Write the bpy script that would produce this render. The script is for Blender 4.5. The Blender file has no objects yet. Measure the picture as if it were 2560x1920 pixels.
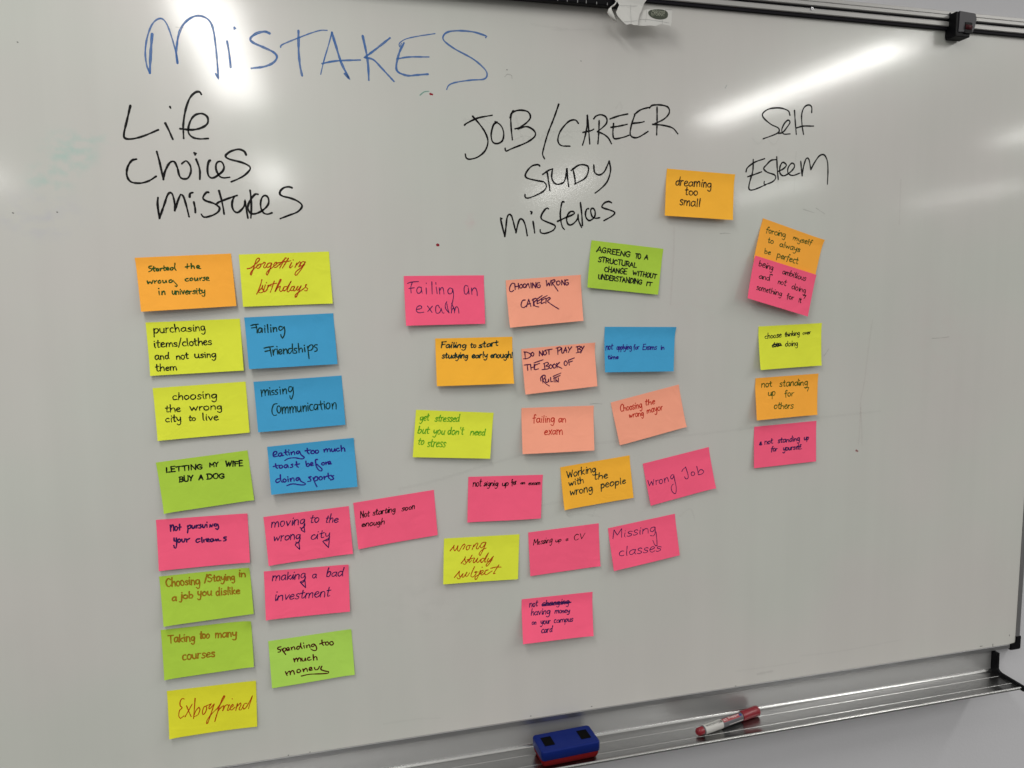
import bpy, bmesh, math, random
from mathutils import Vector, Matrix

# ------------------------------------------------------------------ camera, world, lamps
S = bpy.context.scene
COL = S.collection
random.seed(7)
cam_data = bpy.data.cameras.new('camera')
cam = bpy.data.objects.new('camera', cam_data)
COL.objects.link(cam)
S.camera = cam
cam_data.sensor_fit = 'HORIZONTAL'
cam_data.sensor_width = 36.0
cam_data.lens = 1850.12 / 2560 * 36.0
cam_data.clip_start = 0.01
cam_data.clip_end = 200
a = Vector((0.96911688, -0.24623889, -0.01337435))
b = Vector((0.03986752, 0.10292303, 0.99389005))
d = Vector((0.24335786, 0.96372883, -0.10956138))
cam.matrix_world = Matrix(((a.x, b.x, -d.x, 0.0), (a.y, b.y, -d.y, -1.157119), (a.z, b.z, -d.z, 1.6), (0, 0, 0, 1)))

W = bpy.data.worlds.new('World')
S.world = W
W.use_nodes = True
wn, wl = W.node_tree.nodes, W.node_tree.links
bg = wn['Background']
tc = wn.new('ShaderNodeTexCoord'); sx = wn.new('ShaderNodeSeparateXYZ'); mr = wn.new('ShaderNodeMapRange')
mr.inputs['From Min'].default_value = 0; mr.inputs['From Max'].default_value = 1
mr.inputs['To Min'].default_value = 0.12; mr.inputs['To Max'].default_value = 0.85      # dim floor to light ceiling of the room
m1 = wn.new('ShaderNodeMath'); m1.operation = 'MULTIPLY_ADD'; m1.inputs[1].default_value = .5; m1.inputs[2].default_value = .5
m2 = wn.new('ShaderNodeMath'); m2.operation = 'POWER'; m2.inputs[1].default_value = 2.3
wl.new(tc.outputs['Generated'], sx.inputs[0]); wl.new(sx.outputs['Z'], m1.inputs[0]); wl.new(m1.outputs[0], m2.inputs[0]); wl.new(m2.outputs[0], mr.inputs['Value'])
wl.new(mr.outputs[0], bg.inputs['Strength'])
bg.inputs['Color'].default_value = (1.0, 0.985, 0.94, 1)

def lamp(x, y, power, turn=0, w=0.25, l=1.55, z=2.75):
    L = bpy.data.lights.new('ceiling_lamp', 'AREA')
    L.shape = 'RECTANGLE'; L.size = w; L.size_y = l; L.energy = power
    L.color = (1.0, 0.985, 0.95)
    o = bpy.data.objects.new('ceiling_lamp', L); COL.objects.link(o)
    o.location = (x, y, z); o.rotation_euler.z = math.radians(turn)
    return o
LP = 21
for lx, ly, k, t in ((-2.75, -2.64, 1, 0), (-0.40, -2.66, .9, 0), (2.56, -2.60, 1.1, -6), (4.95, -2.70, .55, 0),
               (-2.8, -6.05, .7, 0), (-0.40, -6.0, .75, 0), (2.35, -6.1, .6, 0), (4.7, -6.0, .6, 0), (7.15, -6.0, .6, 0)):
    lamp(lx, ly, LP * k, t)
for lx in (-2.75, -0.40, 2.50, 4.95):          # short lamps over the board itself
    lamp(lx, -1.08, 13, 0, .25, .8)

S.view_settings.view_transform = 'Standard'
S.view_settings.look = 'None'
S.view_settings.exposure = 0.0
S.view_settings.gamma = 1.0

# ------------------------------------------------------------------ materials
def mat(name, color=(.8, .8, .8), rough=.5, metal=0.0, spec=.5, coat=0.0, coat_rough=.1, noise=None, bump=None, aniso=0):
    m = bpy.data.materials.new(name); m.use_nodes = True
    nt = m.node_tree; n, l = nt.nodes, nt.links
    p = n['Principled BSDF']
    p.inputs['Base Color'].default_value = (*color, 1)
    p.inputs['Roughness'].default_value = rough
    p.inputs['Metallic'].default_value = metal
    p.inputs['Specular IOR Level'].default_value = spec
    p.inputs['Coat Weight'].default_value = coat
    p.inputs['Coat Roughness'].default_value = coat_rough
    if aniso:
        p.inputs['Anisotropic'].default_value = aniso
        tg = n.new('ShaderNodeTangent'); tg.direction_type = 'RADIAL'; tg.axis = 'X'
        l.new(tg.outputs[0], p.inputs['Tangent']); p.inputs['Anisotropic Rotation'].default_value = .25
    co = n.new('ShaderNodeTexCoord')
    if noise:   # (scale xyz, amount)
        mp = n.new('ShaderNodeMapping'); mp.inputs['Scale'].default_value = noise[0]
        nz = n.new('ShaderNodeTexNoise'); nz.inputs['Scale'].default_value = 1; nz.inputs['Detail'].default_value = 5
        l.new(co.outputs['Object'], mp.inputs[0]); l.new(mp.outputs[0], nz.inputs['Vector'])
        rg = n.new('ShaderNodeMapRange')
        rg.inputs['To Min'].default_value = 1 - noise[1]; rg.inputs['To Max'].default_value = 1 + noise[1]
        l.new(nz.outputs[0], rg.inputs[0])
        mx = n.new('ShaderNodeVectorMath'); mx.operation = 'SCALE'; mx.inputs[0].default_value = color
        l.new(rg.outputs[0], mx.inputs['Scale']); l.new(mx.outputs[0], p.inputs['Base Color'])
    if bump:    # (scale xyz, strength, distance)
        mp = n.new('ShaderNodeMapping'); mp.inputs['Scale'].default_value = bump[0]
        nz = n.new('ShaderNodeTexNoise'); nz.inputs['Scale'].default_value = 1; nz.inputs['Detail'].default_value = 3
        l.new(co.outputs['Object'], mp.inputs[0]); l.new(mp.outputs[0], nz.inputs['Vector'])
        bp = n.new('ShaderNodeBump'); bp.inputs['Strength'].default_value = bump[1]; bp.inputs['Distance'].default_value = bump[2]
        l.new(nz.outputs[0], bp.inputs['Height']); l.new(bp.outputs[0], p.inputs['Normal'])
        if coat:
            l.new(bp.outputs[0], p.inputs['Coat Normal'])
    return m

def srgb(r, g, b_):
    f = lambda c: (c / 255 / 12.92) if c / 255 <= .04045 else ((c / 255 + .055) / 1.055) ** 2.4
    return (f(r), f(g), f(b_))

def board_material():
    m = mat('enamel_board', (.56, .555, .53), rough=.30, spec=.45, coat=1.0, coat_rough=.11)
    nt = m.node_tree; n, l = nt.nodes, nt.links; p = n['Principled BSDF']
    p.inputs['Coat IOR'].default_value = 1.58
    co = n['Texture Coordinate']
    def nz(scale, detail):
        mp = n.new('ShaderNodeMapping'); mp.inputs['Scale'].default_value = scale
        t = n.new('ShaderNodeTexNoise'); t.inputs['Scale'].default_value = 1; t.inputs['Detail'].default_value = detail
        l.new(co.outputs['Object'], mp.inputs[0]); l.new(mp.outputs[0], t.inputs['Vector'])
        return t
    def rng(src, lo, hi, f0=.3, f1=.7):
        r = n.new('ShaderNodeMapRange'); r.inputs['From Min'].default_value = f0; r.inputs['From Max'].default_value = f1
        r.inputs['To Min'].default_value = lo; r.inputs['To Max'].default_value = hi
        l.new(src.outputs[0], r.inputs[0]); return r
    streak = rng(nz((26, 1, 1.3), 3), .985, 1.012)
    blotch = rng(nz((3.2, 1, 3.0), 4), .965, 1.02)
    mul = n.new('ShaderNodeMath'); mul.operation = 'MULTIPLY'
    l.new(streak.outputs[0], mul.inputs[0]); l.new(blotch.outputs[0], mul.inputs[1])
    # faint pink / green film left behind by wiped ink
    tint = rng(nz((2.2, 1, 2.8), 3), 0, 1, .4, .6)
    mx = n.new('ShaderNodeMix'); mx.data_type = 'RGBA'
    mx.inputs[6].default_value = (.585, .60, .555, 1); mx.inputs[7].default_value = (.607, .591, .563, 1)
    l.new(tint.outputs[0], mx.inputs[0])
    sc = n.new('ShaderNodeVectorMath'); sc.operation = 'SCALE'
    l.new(mx.outputs[2], sc.inputs[0]); l.new(mul.outputs[0], sc.inputs['Scale'])
    last = sc.outputs[0]
    # clouds of half-wiped ink: (x, z, radius, stretch in z, colour, strength)
    for (cx, cz, rad, st, colr, amt) in ((-.327, 1.812, .050, .9, (.30, .56, .50), .55), (-.355, 1.775, .045, .7, (.30, .56, .50), .40), (-.295, 1.832, .040, .5, (.34, .56, .50), .28),
                                      (-.372, 1.725, .085, .6, (.44, .44, .56), .28), (.228, 1.728, .016, 1.2, (.60, .40, .42), .45),
                                      (.62, 1.60, .09, .8, (.60, .50, .49), .16), (1.12, 1.50, .12, 1.3, (.60, .50, .49), .14), (.15, 1.12, .13, .6, (.47, .47, .44), .18), (.55, 1.18, .10, .7, (.60, .60, .57), .25)):
        mp = n.new('ShaderNodeMapping'); mp.vector_type = 'POINT'
        mp.inputs['Location'].default_value = (-cx / rad, 0, -cz / rad / st); mp.inputs['Scale'].default_value = (1 / rad, 0, 1 / rad / st)
        ln = n.new('ShaderNodeVectorMath'); ln.operation = 'LENGTH'
        l.new(co.outputs['Object'], mp.inputs[0]); l.new(mp.outputs[0], ln.inputs[0])
        fo = n.new('ShaderNodeMapRange'); fo.interpolation_type = 'SMOOTHSTEP'
        fo.inputs['From Min'].default_value = 1.0; fo.inputs['From Max'].default_value = .1
        l.new(ln.outputs['Value'], fo.inputs[0])
        wisp = rng(nz((38, 1, 55), 5), 0, amt, .44, .66)
        mm = n.new('ShaderNodeMath'); mm.operation = 'MULTIPLY'; l.new(fo.outputs[0], mm.inputs[0]); l.new(wisp.outputs[0], mm.inputs[1])
        mz = n.new('ShaderNodeMix'); mz.data_type = 'RGBA'; mz.inputs[7].default_value = (*colr, 1)
        l.new(mm.outputs[0], mz.inputs[0]); l.new(last, mz.inputs[6]); last = mz.outputs[2]
    l.new(last, p.inputs['Base Color'])
    # smears change the gloss, enamel has a slight orange peel
    cr = rng(nz((5, 1, 2.5), 5), .085, .125)
    l.new(cr.outputs[0], p.inputs['Coat Roughness'])
    t1 = nz((260, 260, 260), 2)
    t2 = nz((900, 30, 60), 2)
    ad = n.new('ShaderNodeMath'); ad.operation = 'MULTIPLY_ADD'; ad.inputs[1].default_value = .35
    l.new(t2.outputs[0], ad.inputs[0]); l.new(t1.outputs[0], ad.inputs[2])
    bp = n.new('ShaderNodeBump'); bp.inputs['Strength'].default_value = .30; bp.inputs['Distance'].default_value = .00010
    l.new(ad.outputs[0], bp.inputs['Height']); l.new(bp.outputs[0], p.inputs['Coat Normal'])
    return m

def paper_material(name, rgb):
    m = mat(name, srgb(*rgb), rough=.75, spec=.18, noise=((30, 30, 30), .05), bump=((700, 700, 700), .25, .0001))
    # soft handling creases under the fine tooth of the paper
    nt = m.node_tree; n, l = nt.nodes, nt.links; p = n['Principled BSDF']
    mp = n.new('ShaderNodeMapping'); mp.inputs['Scale'].default_value = (26, 26, 26)
    oi = n.new('ShaderNodeObjectInfo'); ad = n.new('ShaderNodeVectorMath'); ad.operation = 'ADD'
    ml = n.new('ShaderNodeMath'); ml.operation = 'MULTIPLY'; ml.inputs[1].default_value = 37
    l.new(oi.outputs['Random'], ml.inputs[0]); l.new(n['Texture Coordinate'].outputs['Object'], mp.inputs[0])
    l.new(mp.outputs[0], ad.inputs[0]); l.new(ml.outputs[0], ad.inputs[1])
    nz = n.new('ShaderNodeTexNoise'); nz.inputs['Scale'].default_value = 1; nz.inputs['Detail'].default_value = 2; nz.inputs['Distortion'].default_value = 1.2
    l.new(ad.outputs[0], nz.inputs['Vector'])
    b2 = n.new('ShaderNodeBump'); b2.inputs['Strength'].default_value = .6; b2.inputs['Distance'].default_value = .0016
    l.new(nz.outputs[0], b2.inputs['Height'])
    old = p.inputs['Normal'].links[0].from_node; l.new(b2.outputs[0], old.inputs['Normal'])
    return m

def ink_material(name, rgb, alpha=1.0, rough=.45, streaky=0.0):
    m = bpy.data.materials.new(name); m.use_nodes = True
    nt = m.node_tree; n, l = nt.nodes, nt.links; p = n['Principled BSDF']
    p.inputs['Base Color'].default_value = (*srgb(*rgb), 1)
    p.inputs['Roughness'].default_value = rough; p.inputs['Specular IOR Level'].default_value = .15
    uv = n.new('ShaderNodeUVMap'); sp = n.new('ShaderNodeSeparateXYZ'); l.new(uv.outputs[0], sp.inputs[0])
    # uv.x = along the stroke in mm, uv.y = 0..1 across
    mp = n.new('ShaderNodeMapping'); mp.inputs['Scale'].default_value = (.05, 7, 1)
    l.new(uv.outputs[0], mp.inputs[0])
    nz = n.new('ShaderNodeTexNoise'); nz.inputs['Scale'].default_value = 1; nz.inputs['Detail'].default_value = 3
    l.new(mp.outputs[0], nz.inputs['Vector'])
    r = n.new('ShaderNodeMapRange'); r.inputs['From Min'].default_value = .3; r.inputs['From Max'].default_value = .7
    r.inputs['To Min'].default_value = alpha * (1 - streaky); r.inputs['To Max'].default_value = alpha
    l.new(nz.outputs[0], r.inputs[0])
    last = r.outputs[0]
    if alpha < .45:      # wiped marks have soft sides
        c1 = n.new('ShaderNodeMath'); c1.operation = 'SUBTRACT'; c1.inputs[0].default_value = 1; l.new(sp.outputs['Y'], c1.inputs[1])
        c2 = n.new('ShaderNodeMath'); c2.operation = 'MULTIPLY'; l.new(sp.outputs['Y'], c2.inputs[0]); l.new(c1.outputs[0], c2.inputs[1])
        c3 = n.new('ShaderNodeMath'); c3.operation = 'MULTIPLY'; c3.inputs[1].default_value = 4; l.new(c2.outputs[0], c3.inputs[0])
        c4 = n.new('ShaderNodeMath'); c4.operation = 'MULTIPLY'; l.new(c3.outputs[0], c4.inputs[0]); l.new(last, c4.inputs[1])
        last = c4.outputs[0]
    l.new(last, p.inputs['Alpha'])
    return m

M = {
    'board': board_material(),
    'wall': mat('painted_wall', (.57, .57, .595), rough=.7, spec=.3, noise=((3, 3, 3), .03), bump=((180, 180, 180), .35, .0006)),
    'alu': mat('brushed_aluminium', (.40, .40, .395), rough=.27, metal=1, aniso=.3),
    'alu_matt': mat('matt_aluminium', (.42, .42, .42), rough=.36, metal=.58, aniso=.5),
    'alu_frame': mat('anodised_aluminium', (.42, .42, .43), rough=.34, metal=1, noise=((1.5, 60, 60), .05)),
    'alu_rail': mat('pale_anodised_rail', (.40, .395, .385), rough=.45, metal=.35),
    'black': mat('black_plastic', (.003, .003, .004), rough=.5, spec=.12, bump=((500, 500, 500), .2, .0002)),
    'rail_shade': mat('dark_rail_shade', (.010, .009, .013), rough=.7, spec=.15),  # dark colour standing in for shade under the rail and in its groove
    'grey': mat('dark_grey_plastic', (.040, .038, .045), rough=.45, spec=.3, bump=((600, 600, 600), .2, .0002)),
    'red_roller': mat('dark_red_roller', (.05, .003, .006), rough=.5, spec=.2),
    'blue': mat('blue_plastic', (.003, .013, .125), rough=.45, spec=.14, noise=((60, 60, 60), .08), bump=((400, 400, 400), .1, .0002)),
    'felt': mat('red_felt', (.16, .006, .008), rough=.95, spec=.1, noise=((400, 400, 400), .3), bump=((900, 900, 900), .9, .0008)),
    'magnet': mat('black_magnet', (.002, .002, .002), rough=.7, spec=.06),
    'cap': mat('red_plastic', (.19, .004, .013), rough=.30, noise=((80, 80, 80), .06)),
    'barrel': mat('grey_barrel', (.09, .09, .10), rough=.38),
    'white_label': mat('white_label', (.46, .455, .435), rough=.45),
    'red_label': mat('red_label', (.27, .010, .020), rough=.4),
    'ink_black': mat('black_print', (.01, .01, .012), rough=.5),
    'ink_white': mat('pale_print', (.75, .68, .66), rough=.5),
    'dot_blue': mat('blue_print', (.01, .02, .16), rough=.5),
    'paper': mat('white_paper', (.64, .635, .61), rough=.8, spec=.15, noise=((15, 15, 15), .03), bump=((60, 60, 60), .25, .0015)),
    'oval': mat('dark_green_print', (.045, .055, .035), rough=.6),
    'oval_text': mat('pale_green_print', (.36, .38, .30), rough=.6),
    'pencil': mat('grey_print', (.25, .25, .25), rough=.6),
    'steel': mat('screw_steel', (.6, .6, .62), rough=.25, metal=1),
}
PAPER = {'orange': (255, 176, 64), 'amber': (255, 186, 58), 'lime': (228, 236, 66), 'yellow': (228, 226, 52),
         'green': (176, 212, 70), 'pale_green': (178, 222, 92), 'blue': (68, 160, 208), 'pink': (255, 98, 134),
         'salmon': (255, 170, 142)}
PM = {k: paper_material(k + '_paper', v) for k, v in PAPER.items()}
INKS = {'green_ink': (22, 76, 10), 'olive_ink': (58, 84, 12), 'rust_ink': (184, 62, 12), 'red_ink': (200, 44, 24),
        'black_ink': (14, 16, 16), 'teal_ink': (4, 50, 44), 'violet_ink': (40, 22, 130), 'navy_ink': (50, 26, 84),
        'plum_ink': (78, 14, 66), 'ochre_ink': (158, 118, 24), 'maroon_ink': (78, 8, 18), 'leaf_ink': (96, 170, 30)}
IM = {k: ink_material(k, v, 1.0, streaky=.12) for k, v in INKS.items()}
HEAD_INK = {'blue': ink_material('blue_board_marker', (58, 112, 182), .94, .35, streaky=.55),
            'black': ink_material('black_board_marker', (10, 10, 12), 1.0, .3, streaky=.10)}
MARKC = {'teal': (50, 170, 150), 'red': (150, 12, 40), 'black': (40, 40, 42), 'grey': (96, 92, 92), 'pinkish': (160, 90, 100), 'violet': (120, 110, 160)}

# ------------------------------------------------------------------ helpers
def tag(o, label=None, cat=None, group=None, kind=None):
    if label: o['label'] = label
    if cat: o['category'] = cat
    if group: o['group'] = group
    if kind: o['kind'] = kind
    return o

def obj(name, verts, faces, m, parent=None, smooth=False, uvs=None):
    me = bpy.data.meshes.new(name); me.from_pydata([tuple(v) for v in verts], [], faces); me.update()
    if uvs is not None:
        ul = me.uv_layers.new(name='UVMap')
        for lp in me.loops: ul.data[lp.index].uv = uvs[lp.vertex_index]
    if smooth: me.polygons.foreach_set('use_smooth', [True] * len(me.polygons))
    me.materials.append(m)
    o = bpy.data.objects.new(name, me); COL.objects.link(o)
    if parent is not None: o.parent = parent
    return o

def from_bm(name, bm, m, parent=None, smooth=False):
    bmesh.ops.recalc_face_normals(bm, faces=bm.faces)
    me = bpy.data.meshes.new(name); bm.to_mesh(me); bm.free()
    if smooth: me.polygons.foreach_set('use_smooth', [True] * len(me.polygons))
    me.materials.append(m)
    o = bpy.data.objects.new(name, me); COL.objects.link(o)
    if parent is not None: o.parent = parent
    return o

def empty(name, loc, parent=None):
    o = bpy.data.objects.new(name, None); COL.objects.link(o); o.location = loc; o.empty_display_size = .05
    if parent is not None: o.parent = parent
    return o

def boxbm(x0, x1, y0, y1, z0, z1, bevel=0, seg=2):
    bm = bmesh.new(); bmesh.ops.create_cube(bm, size=1)
    for v in bm.verts:
        v.co = Vector((x0 if v.co.x < 0 else x1, y0 if v.co.y < 0 else y1, z0 if v.co.z < 0 else z1))
    if bevel: bmesh.ops.bevel(bm, geom=list(bm.edges), offset=bevel, segments=seg, affect='EDGES', profile=.5)
    return bm

def extrude_x(name, prof, x0, x1, m, parent=None, closed=True, smooth=False, nseg=1):
    """profile of (y, z) points drawn out along x"""
    n = len(prof); v, f = [], []
    for i in range(nseg + 1):
        x = x0 + (x1 - x0) * i / nseg
        v += [(x, y, z) for y, z in prof]
    for i in range(nseg):
        for k in range(n if closed else n - 1):
            f.append((i * n + k, i * n + (k + 1) % n, (i + 1) * n + (k + 1) % n, (i + 1) * n + k))
    if closed: f += [tuple(range(n)), tuple(nseg * n + k for k in reversed(range(n)))]
    o = obj(name, v, f, m, parent)
    bm = bmesh.new(); bm.from_mesh(o.data); bmesh.ops.recalc_face_normals(bm, faces=bm.faces); bm.to_mesh(o.data); bm.free()
    if smooth:
        for p in o.data.polygons: p.use_smooth = len(p.vertices) == 4
        try: o.data.set_sharp_from_angle(angle=math.radians(35))
        except Exception: pass
    return o

def smooth_line(pts, step):
    """Catmull-Rom through the points, real corners kept sharp, resampled about every step"""
    P = [Vector(p) for p in pts]
    if len(P) < 3: segs = [P]
    else:
        segs, cur = [], [P[0]]
        for i in range(1, len(P) - 1):
            cur.append(P[i])
            u, w = P[i] - P[i - 1], P[i + 1] - P[i]
            if u.length > 1e-6 and w.length > 1e-6 and u.angle(w) > math.radians(100):
                segs.append(cur); cur = [P[i]]
        cur.append(P[-1]); segs.append(cur)
    out = []
    for sg in segs:
        n = len(sg)
        for i in range(n - 1):
            p0 = sg[i - 1] if i else sg[0] * 2 - sg[1]
            p1, p2 = sg[i], sg[i + 1]
            p3 = sg[i + 2] if i + 2 < n else sg[-1] * 2 - sg[-2]
            k = max(1, int((p2 - p1).length / step + .5))
            for j in range(k):
                t = j / k
                q = .5 * ((2 * p1) + (p2 - p0) * t + (2 * p0 - 5 * p1 + 4 * p2 - p3) * t * t + (3 * p1 - p0 - 3 * p2 + p3) * t ** 3)
                out.append(q)
        out.append(sg[-1].copy())
    res = [out[0]]
    for q in out[1:]:
        if (q - res[-1]).length > step * .25: res.append(q)
    if len(res) == 1: res.append(res[0] + Vector((step * .6, 0)))
    return res

class Ribbons:
    """pen strokes: each a flat strip with round ends, in 2D, later laid on a surface"""
    def __init__(self): self.v, self.f, self.uv, self.z = [], [], [], []
    def add(self, pts, width, step=.7, layer=None, vary=.12):
        P = smooth_line(pts, step); n = len(P)
        lay = layer if layer is not None else random.random()
        ph, fr = random.uniform(0, 6), random.uniform(.05, .16)
        T = []
        for i in range(n):
            t = P[min(i + 1, n - 1)] - P[max(i - 1, 0)]
            T.append(t.normalized() if t.length > 1e-6 else Vector((1, 0)))
        rows = []; L = 0; u0 = random.uniform(0, 100)
        for k in (3, 2, 1):            # round start
            an = math.pi / 2 * k / 3.5; rows.append((P[0] - T[0] * width / 2 * math.sin(an), T[0], width / 2 * math.cos(an), u0))
        for i in range(n):
            if i: L += (P[i] - P[i - 1]).length
            w = width / 2 * (1 + vary * math.sin(ph + fr * L * 3) + vary * .5 * math.sin(ph * 2 + fr * L * 7)) * (1.08 - .22 * (i / n) ** 2)
            rows.append((P[i], T[i], w, u0 + L))
        for k in (1, 2, 3):
            an = math.pi / 2 * k / 3.5; rows.append((P[-1] + T[-1] * width / 2 * math.sin(an), T[-1], width / 2 * math.cos(an), u0 + L))
        base = len(self.v)
        for p, t, w, u in rows:
            nn = Vector((-t.y, t.x))
            for s, vv in ((-1, 0), (0, .5), (1, 1)):
                self.v.append(p + nn * w * s); self.uv.append((u, vv)); self.z.append(lay)
        for i in range(len(rows) - 1):
            for s in (0, 1):
                q = base + i * 3 + s
                self.f.append((q, q + 1, q + 4, q + 3))
    def build(self, name, surf, m, parent, lift, spread):
        vs = [surf(p.x, p.y, lift + spread * z) for p, z in zip(self.v, self.z)]
        return obj(name, vs, self.f, m, parent, uvs=self.uv)

def board_surf(x, z, off): return (x / 1000, -off / 1000, z / 1000)

# ------------------------------------------------------------------ pen alphabet (x-height 10, capitals 18)
G = {
'a': '10|8,9 5,10 1.6,8 .6,4 2,.6 5,.6 7.8,5 8.3,9.5|8.3,9.5 8.2,3 9.6,.3', 'b': '9.5|1,18 .8,9 .9,.5|.9,6 3,9.6 6.5,9.3 8,5 6,.6 3,.2 .9,2',
'c': '8.5|7.2,8.9 4.8,10 1.8,8.4 .6,4.6 2,1 4.6,0 7.6,.9', 'd': '10.5|7.6,8.6 4.6,10 1.2,7.2 1,2.6 4,.2 7,3 8.2,8|8.8,18 8.4,6 9.6,.2',
'e': '9|.9,5 4,5.6 7.6,7 6.4,9.7 3.6,9.8 .9,6 1.6,1.6 4.6,0 8.2,1.6', 'f': '7.5|7.2,16.4 5.6,18 3.7,16 3.3,8 3,-2|.3,9.6 6.6,10.4',
'g': '10|8,9 5,10 1.6,8 1.1,4 3.6,1 6.6,3 8.2,9.4 8.5,0 7.4,-6 4.6,-8 1.4,-6', 'h': '9.5|1,18 1,0|1,5 3.6,9 6.5,9.3 7.8,6 8.1,0',
'i': '4.2|1.9,10 1.9,3 2.6,0|2.2,14.2 2.4,15', 'j': '5.5|3.6,10 3.4,-3 2,-7 -.8,-6.6|3.7,14.2 3.9,15', 'k': '9|1,18 1,0|7.2,10 1.3,4.6 8,0',
'l': '3.8|1.7,18 1.6,3 2.4,0', 'm': '14.5|1,10 1,0|1,6 3.5,9.7 6,9 6.7,5 6.7,0|6.7,5 9.6,9.7 12,9 12.8,5 13,0',
'n': '9.5|1,10 1,0|1,6 4,9.8 7,9 7.9,5 8.1,0', 'o': '9.5|5,10 1.8,8.6 .7,4.6 2.6,.5 5.6,.2 8.2,3.5 7.8,8 4.8,10 3.6,9.4',
'p': '9.5|1.2,10 1,-8|1.1,6 3.6,9.7 7,9 8,5 6,.8 3,.3 1.1,2', 'q': '10|8,9 5,10 1,6 3,.6 7,3 8,9 8,-8', 'r': '7|1,10 1,0|1,6 3,9.3 6.2,9.8',
's': '8|7.4,8.6 5.4,10 2.6,9.6 1.6,7.6 3.4,5.6 6,4.4 7,2.2 5.2,.3 2.4,0 .6,1.2', 't': '7.5|3.2,16 3,3 4.4,.2 6.6,1|.2,10.3 6.8,11',
'u': '9.5|1,10 1,4 3,.3 6,1 7.9,6 8.1,10|8.1,10 8,3 9.1,.1', 'v': '8.5|.8,10 4,0 7.7,10', 'w': '13|.8,10 3.2,.5 6.4,8 9,.5 12,10',
'x': '8.5|1,10 7.6,0|7.4,10 .8,0', 'y': '9.5|1,10 1.5,5 4,2.4 7,5 8.2,10|8.2,10 8,0 6.5,-6.5 3.5,-8 .8,-6', 'z': '8|1,10 7,10 1,0 7.5,0',
"'": '2.6|1.2,18 1.1,13.6', '.': '3|1.2,0 1.5,.5', '!': '3|1.6,18 1.5,5|1.5,.8 1.6,.2', '/': '7|6.6,19 .6,-2', ' ': '6|',
'A': '12|.6,0 6,18 11.4,0|2.6,6.4 10,6.6', 'B': '11|1.6,18 1.5,0|.4,17.4 6,18 9.5,14 7,10 2,9.4|2,9.4 7,9.2 10,5 7,.6 .4,0',
'C': '11|10.4,15 7,18 3,15.4 1,9 3,2 7,0 10.5,2.6', 'D': '12|2.2,18 2,0|.3,17.5 6,18 11,13 11,6 6.5,.5 .3,0',
'E': '10|9.4,18 1.6,17.8|1.6,17.8 1.5,.2|1.5,.2 9.4,0|1.5,9.2 8,9.6', 'F': '10|9.6,18 .8,17.4|2.2,17.5 2,0|2,9.2 8,10',
'G': '12|10.4,15 7,18 3,15.4 1,9 3,2 7,0 10,2.6 10.5,8|10.5,8 6.6,8', 'H': '11.5|1.5,18 1.4,0|10,18 10,0|1.4,9 10,9.5', 'I': '4.5|2.2,18 2,0',
'J': '9|2,16 6,18 7,16|7,18 7.2,5 5.4,.6 2.4,0 .6,2.6', 'K': '11|1.6,18 1.5,0|9.5,18 2,8.6 10.5,0', 'L': '9|1.6,18 1.4,.2|1.4,.2 8.8,.6',
'M': '14.5|1,0 1.6,18 7,6 12.6,18 13.2,0', 'N': '12|1.5,0 1.6,18|1.6,18 10.4,0|10.4,0 10.5,18', 'O': '12|6.4,18 2.4,15.6 .8,9 3,1.6 7,0 10.8,5 10.4,14 7,18 5,17.4',
'P': '10|1.6,18 1.5,0|.4,17.4 6,18 9.3,14 7,9.6 2,9', 'R': '11|1.6,18 1.5,0|.4,17.4 6,18 9.3,14 7,9.6 2,9|4,9 10.2,0',
'S': '10|9.4,16 6,18 2,16 1.8,12 5.6,9.5 9,6.4 8.4,2 4.6,0 .8,2', 'T': '11|.3,17.4 11,18|5.7,17.7 5.6,0', 'U': '11|1.4,18 1.4,4 4,.3 8,.6 9.8,5 9.9,18',
'V': '11|.8,18 5.5,0 10.4,18', 'W': '15.5|.8,18 4,0 7.7,14 11,0 14.6,18', 'Y': '10.5|.8,18 5.2,9.6|9.8,18 5.4,9.6 3.6,0', 'X': '10|1,18 9,0|9,18 1,0',
}
GP = {}
for ch, s in G.items():
    parts = s.split('|')
    GP[ch] = (float(parts[0]), [[tuple(map(float, t.split(','))) for t in p.split()] for p in parts[1:] if p.strip()])

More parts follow.
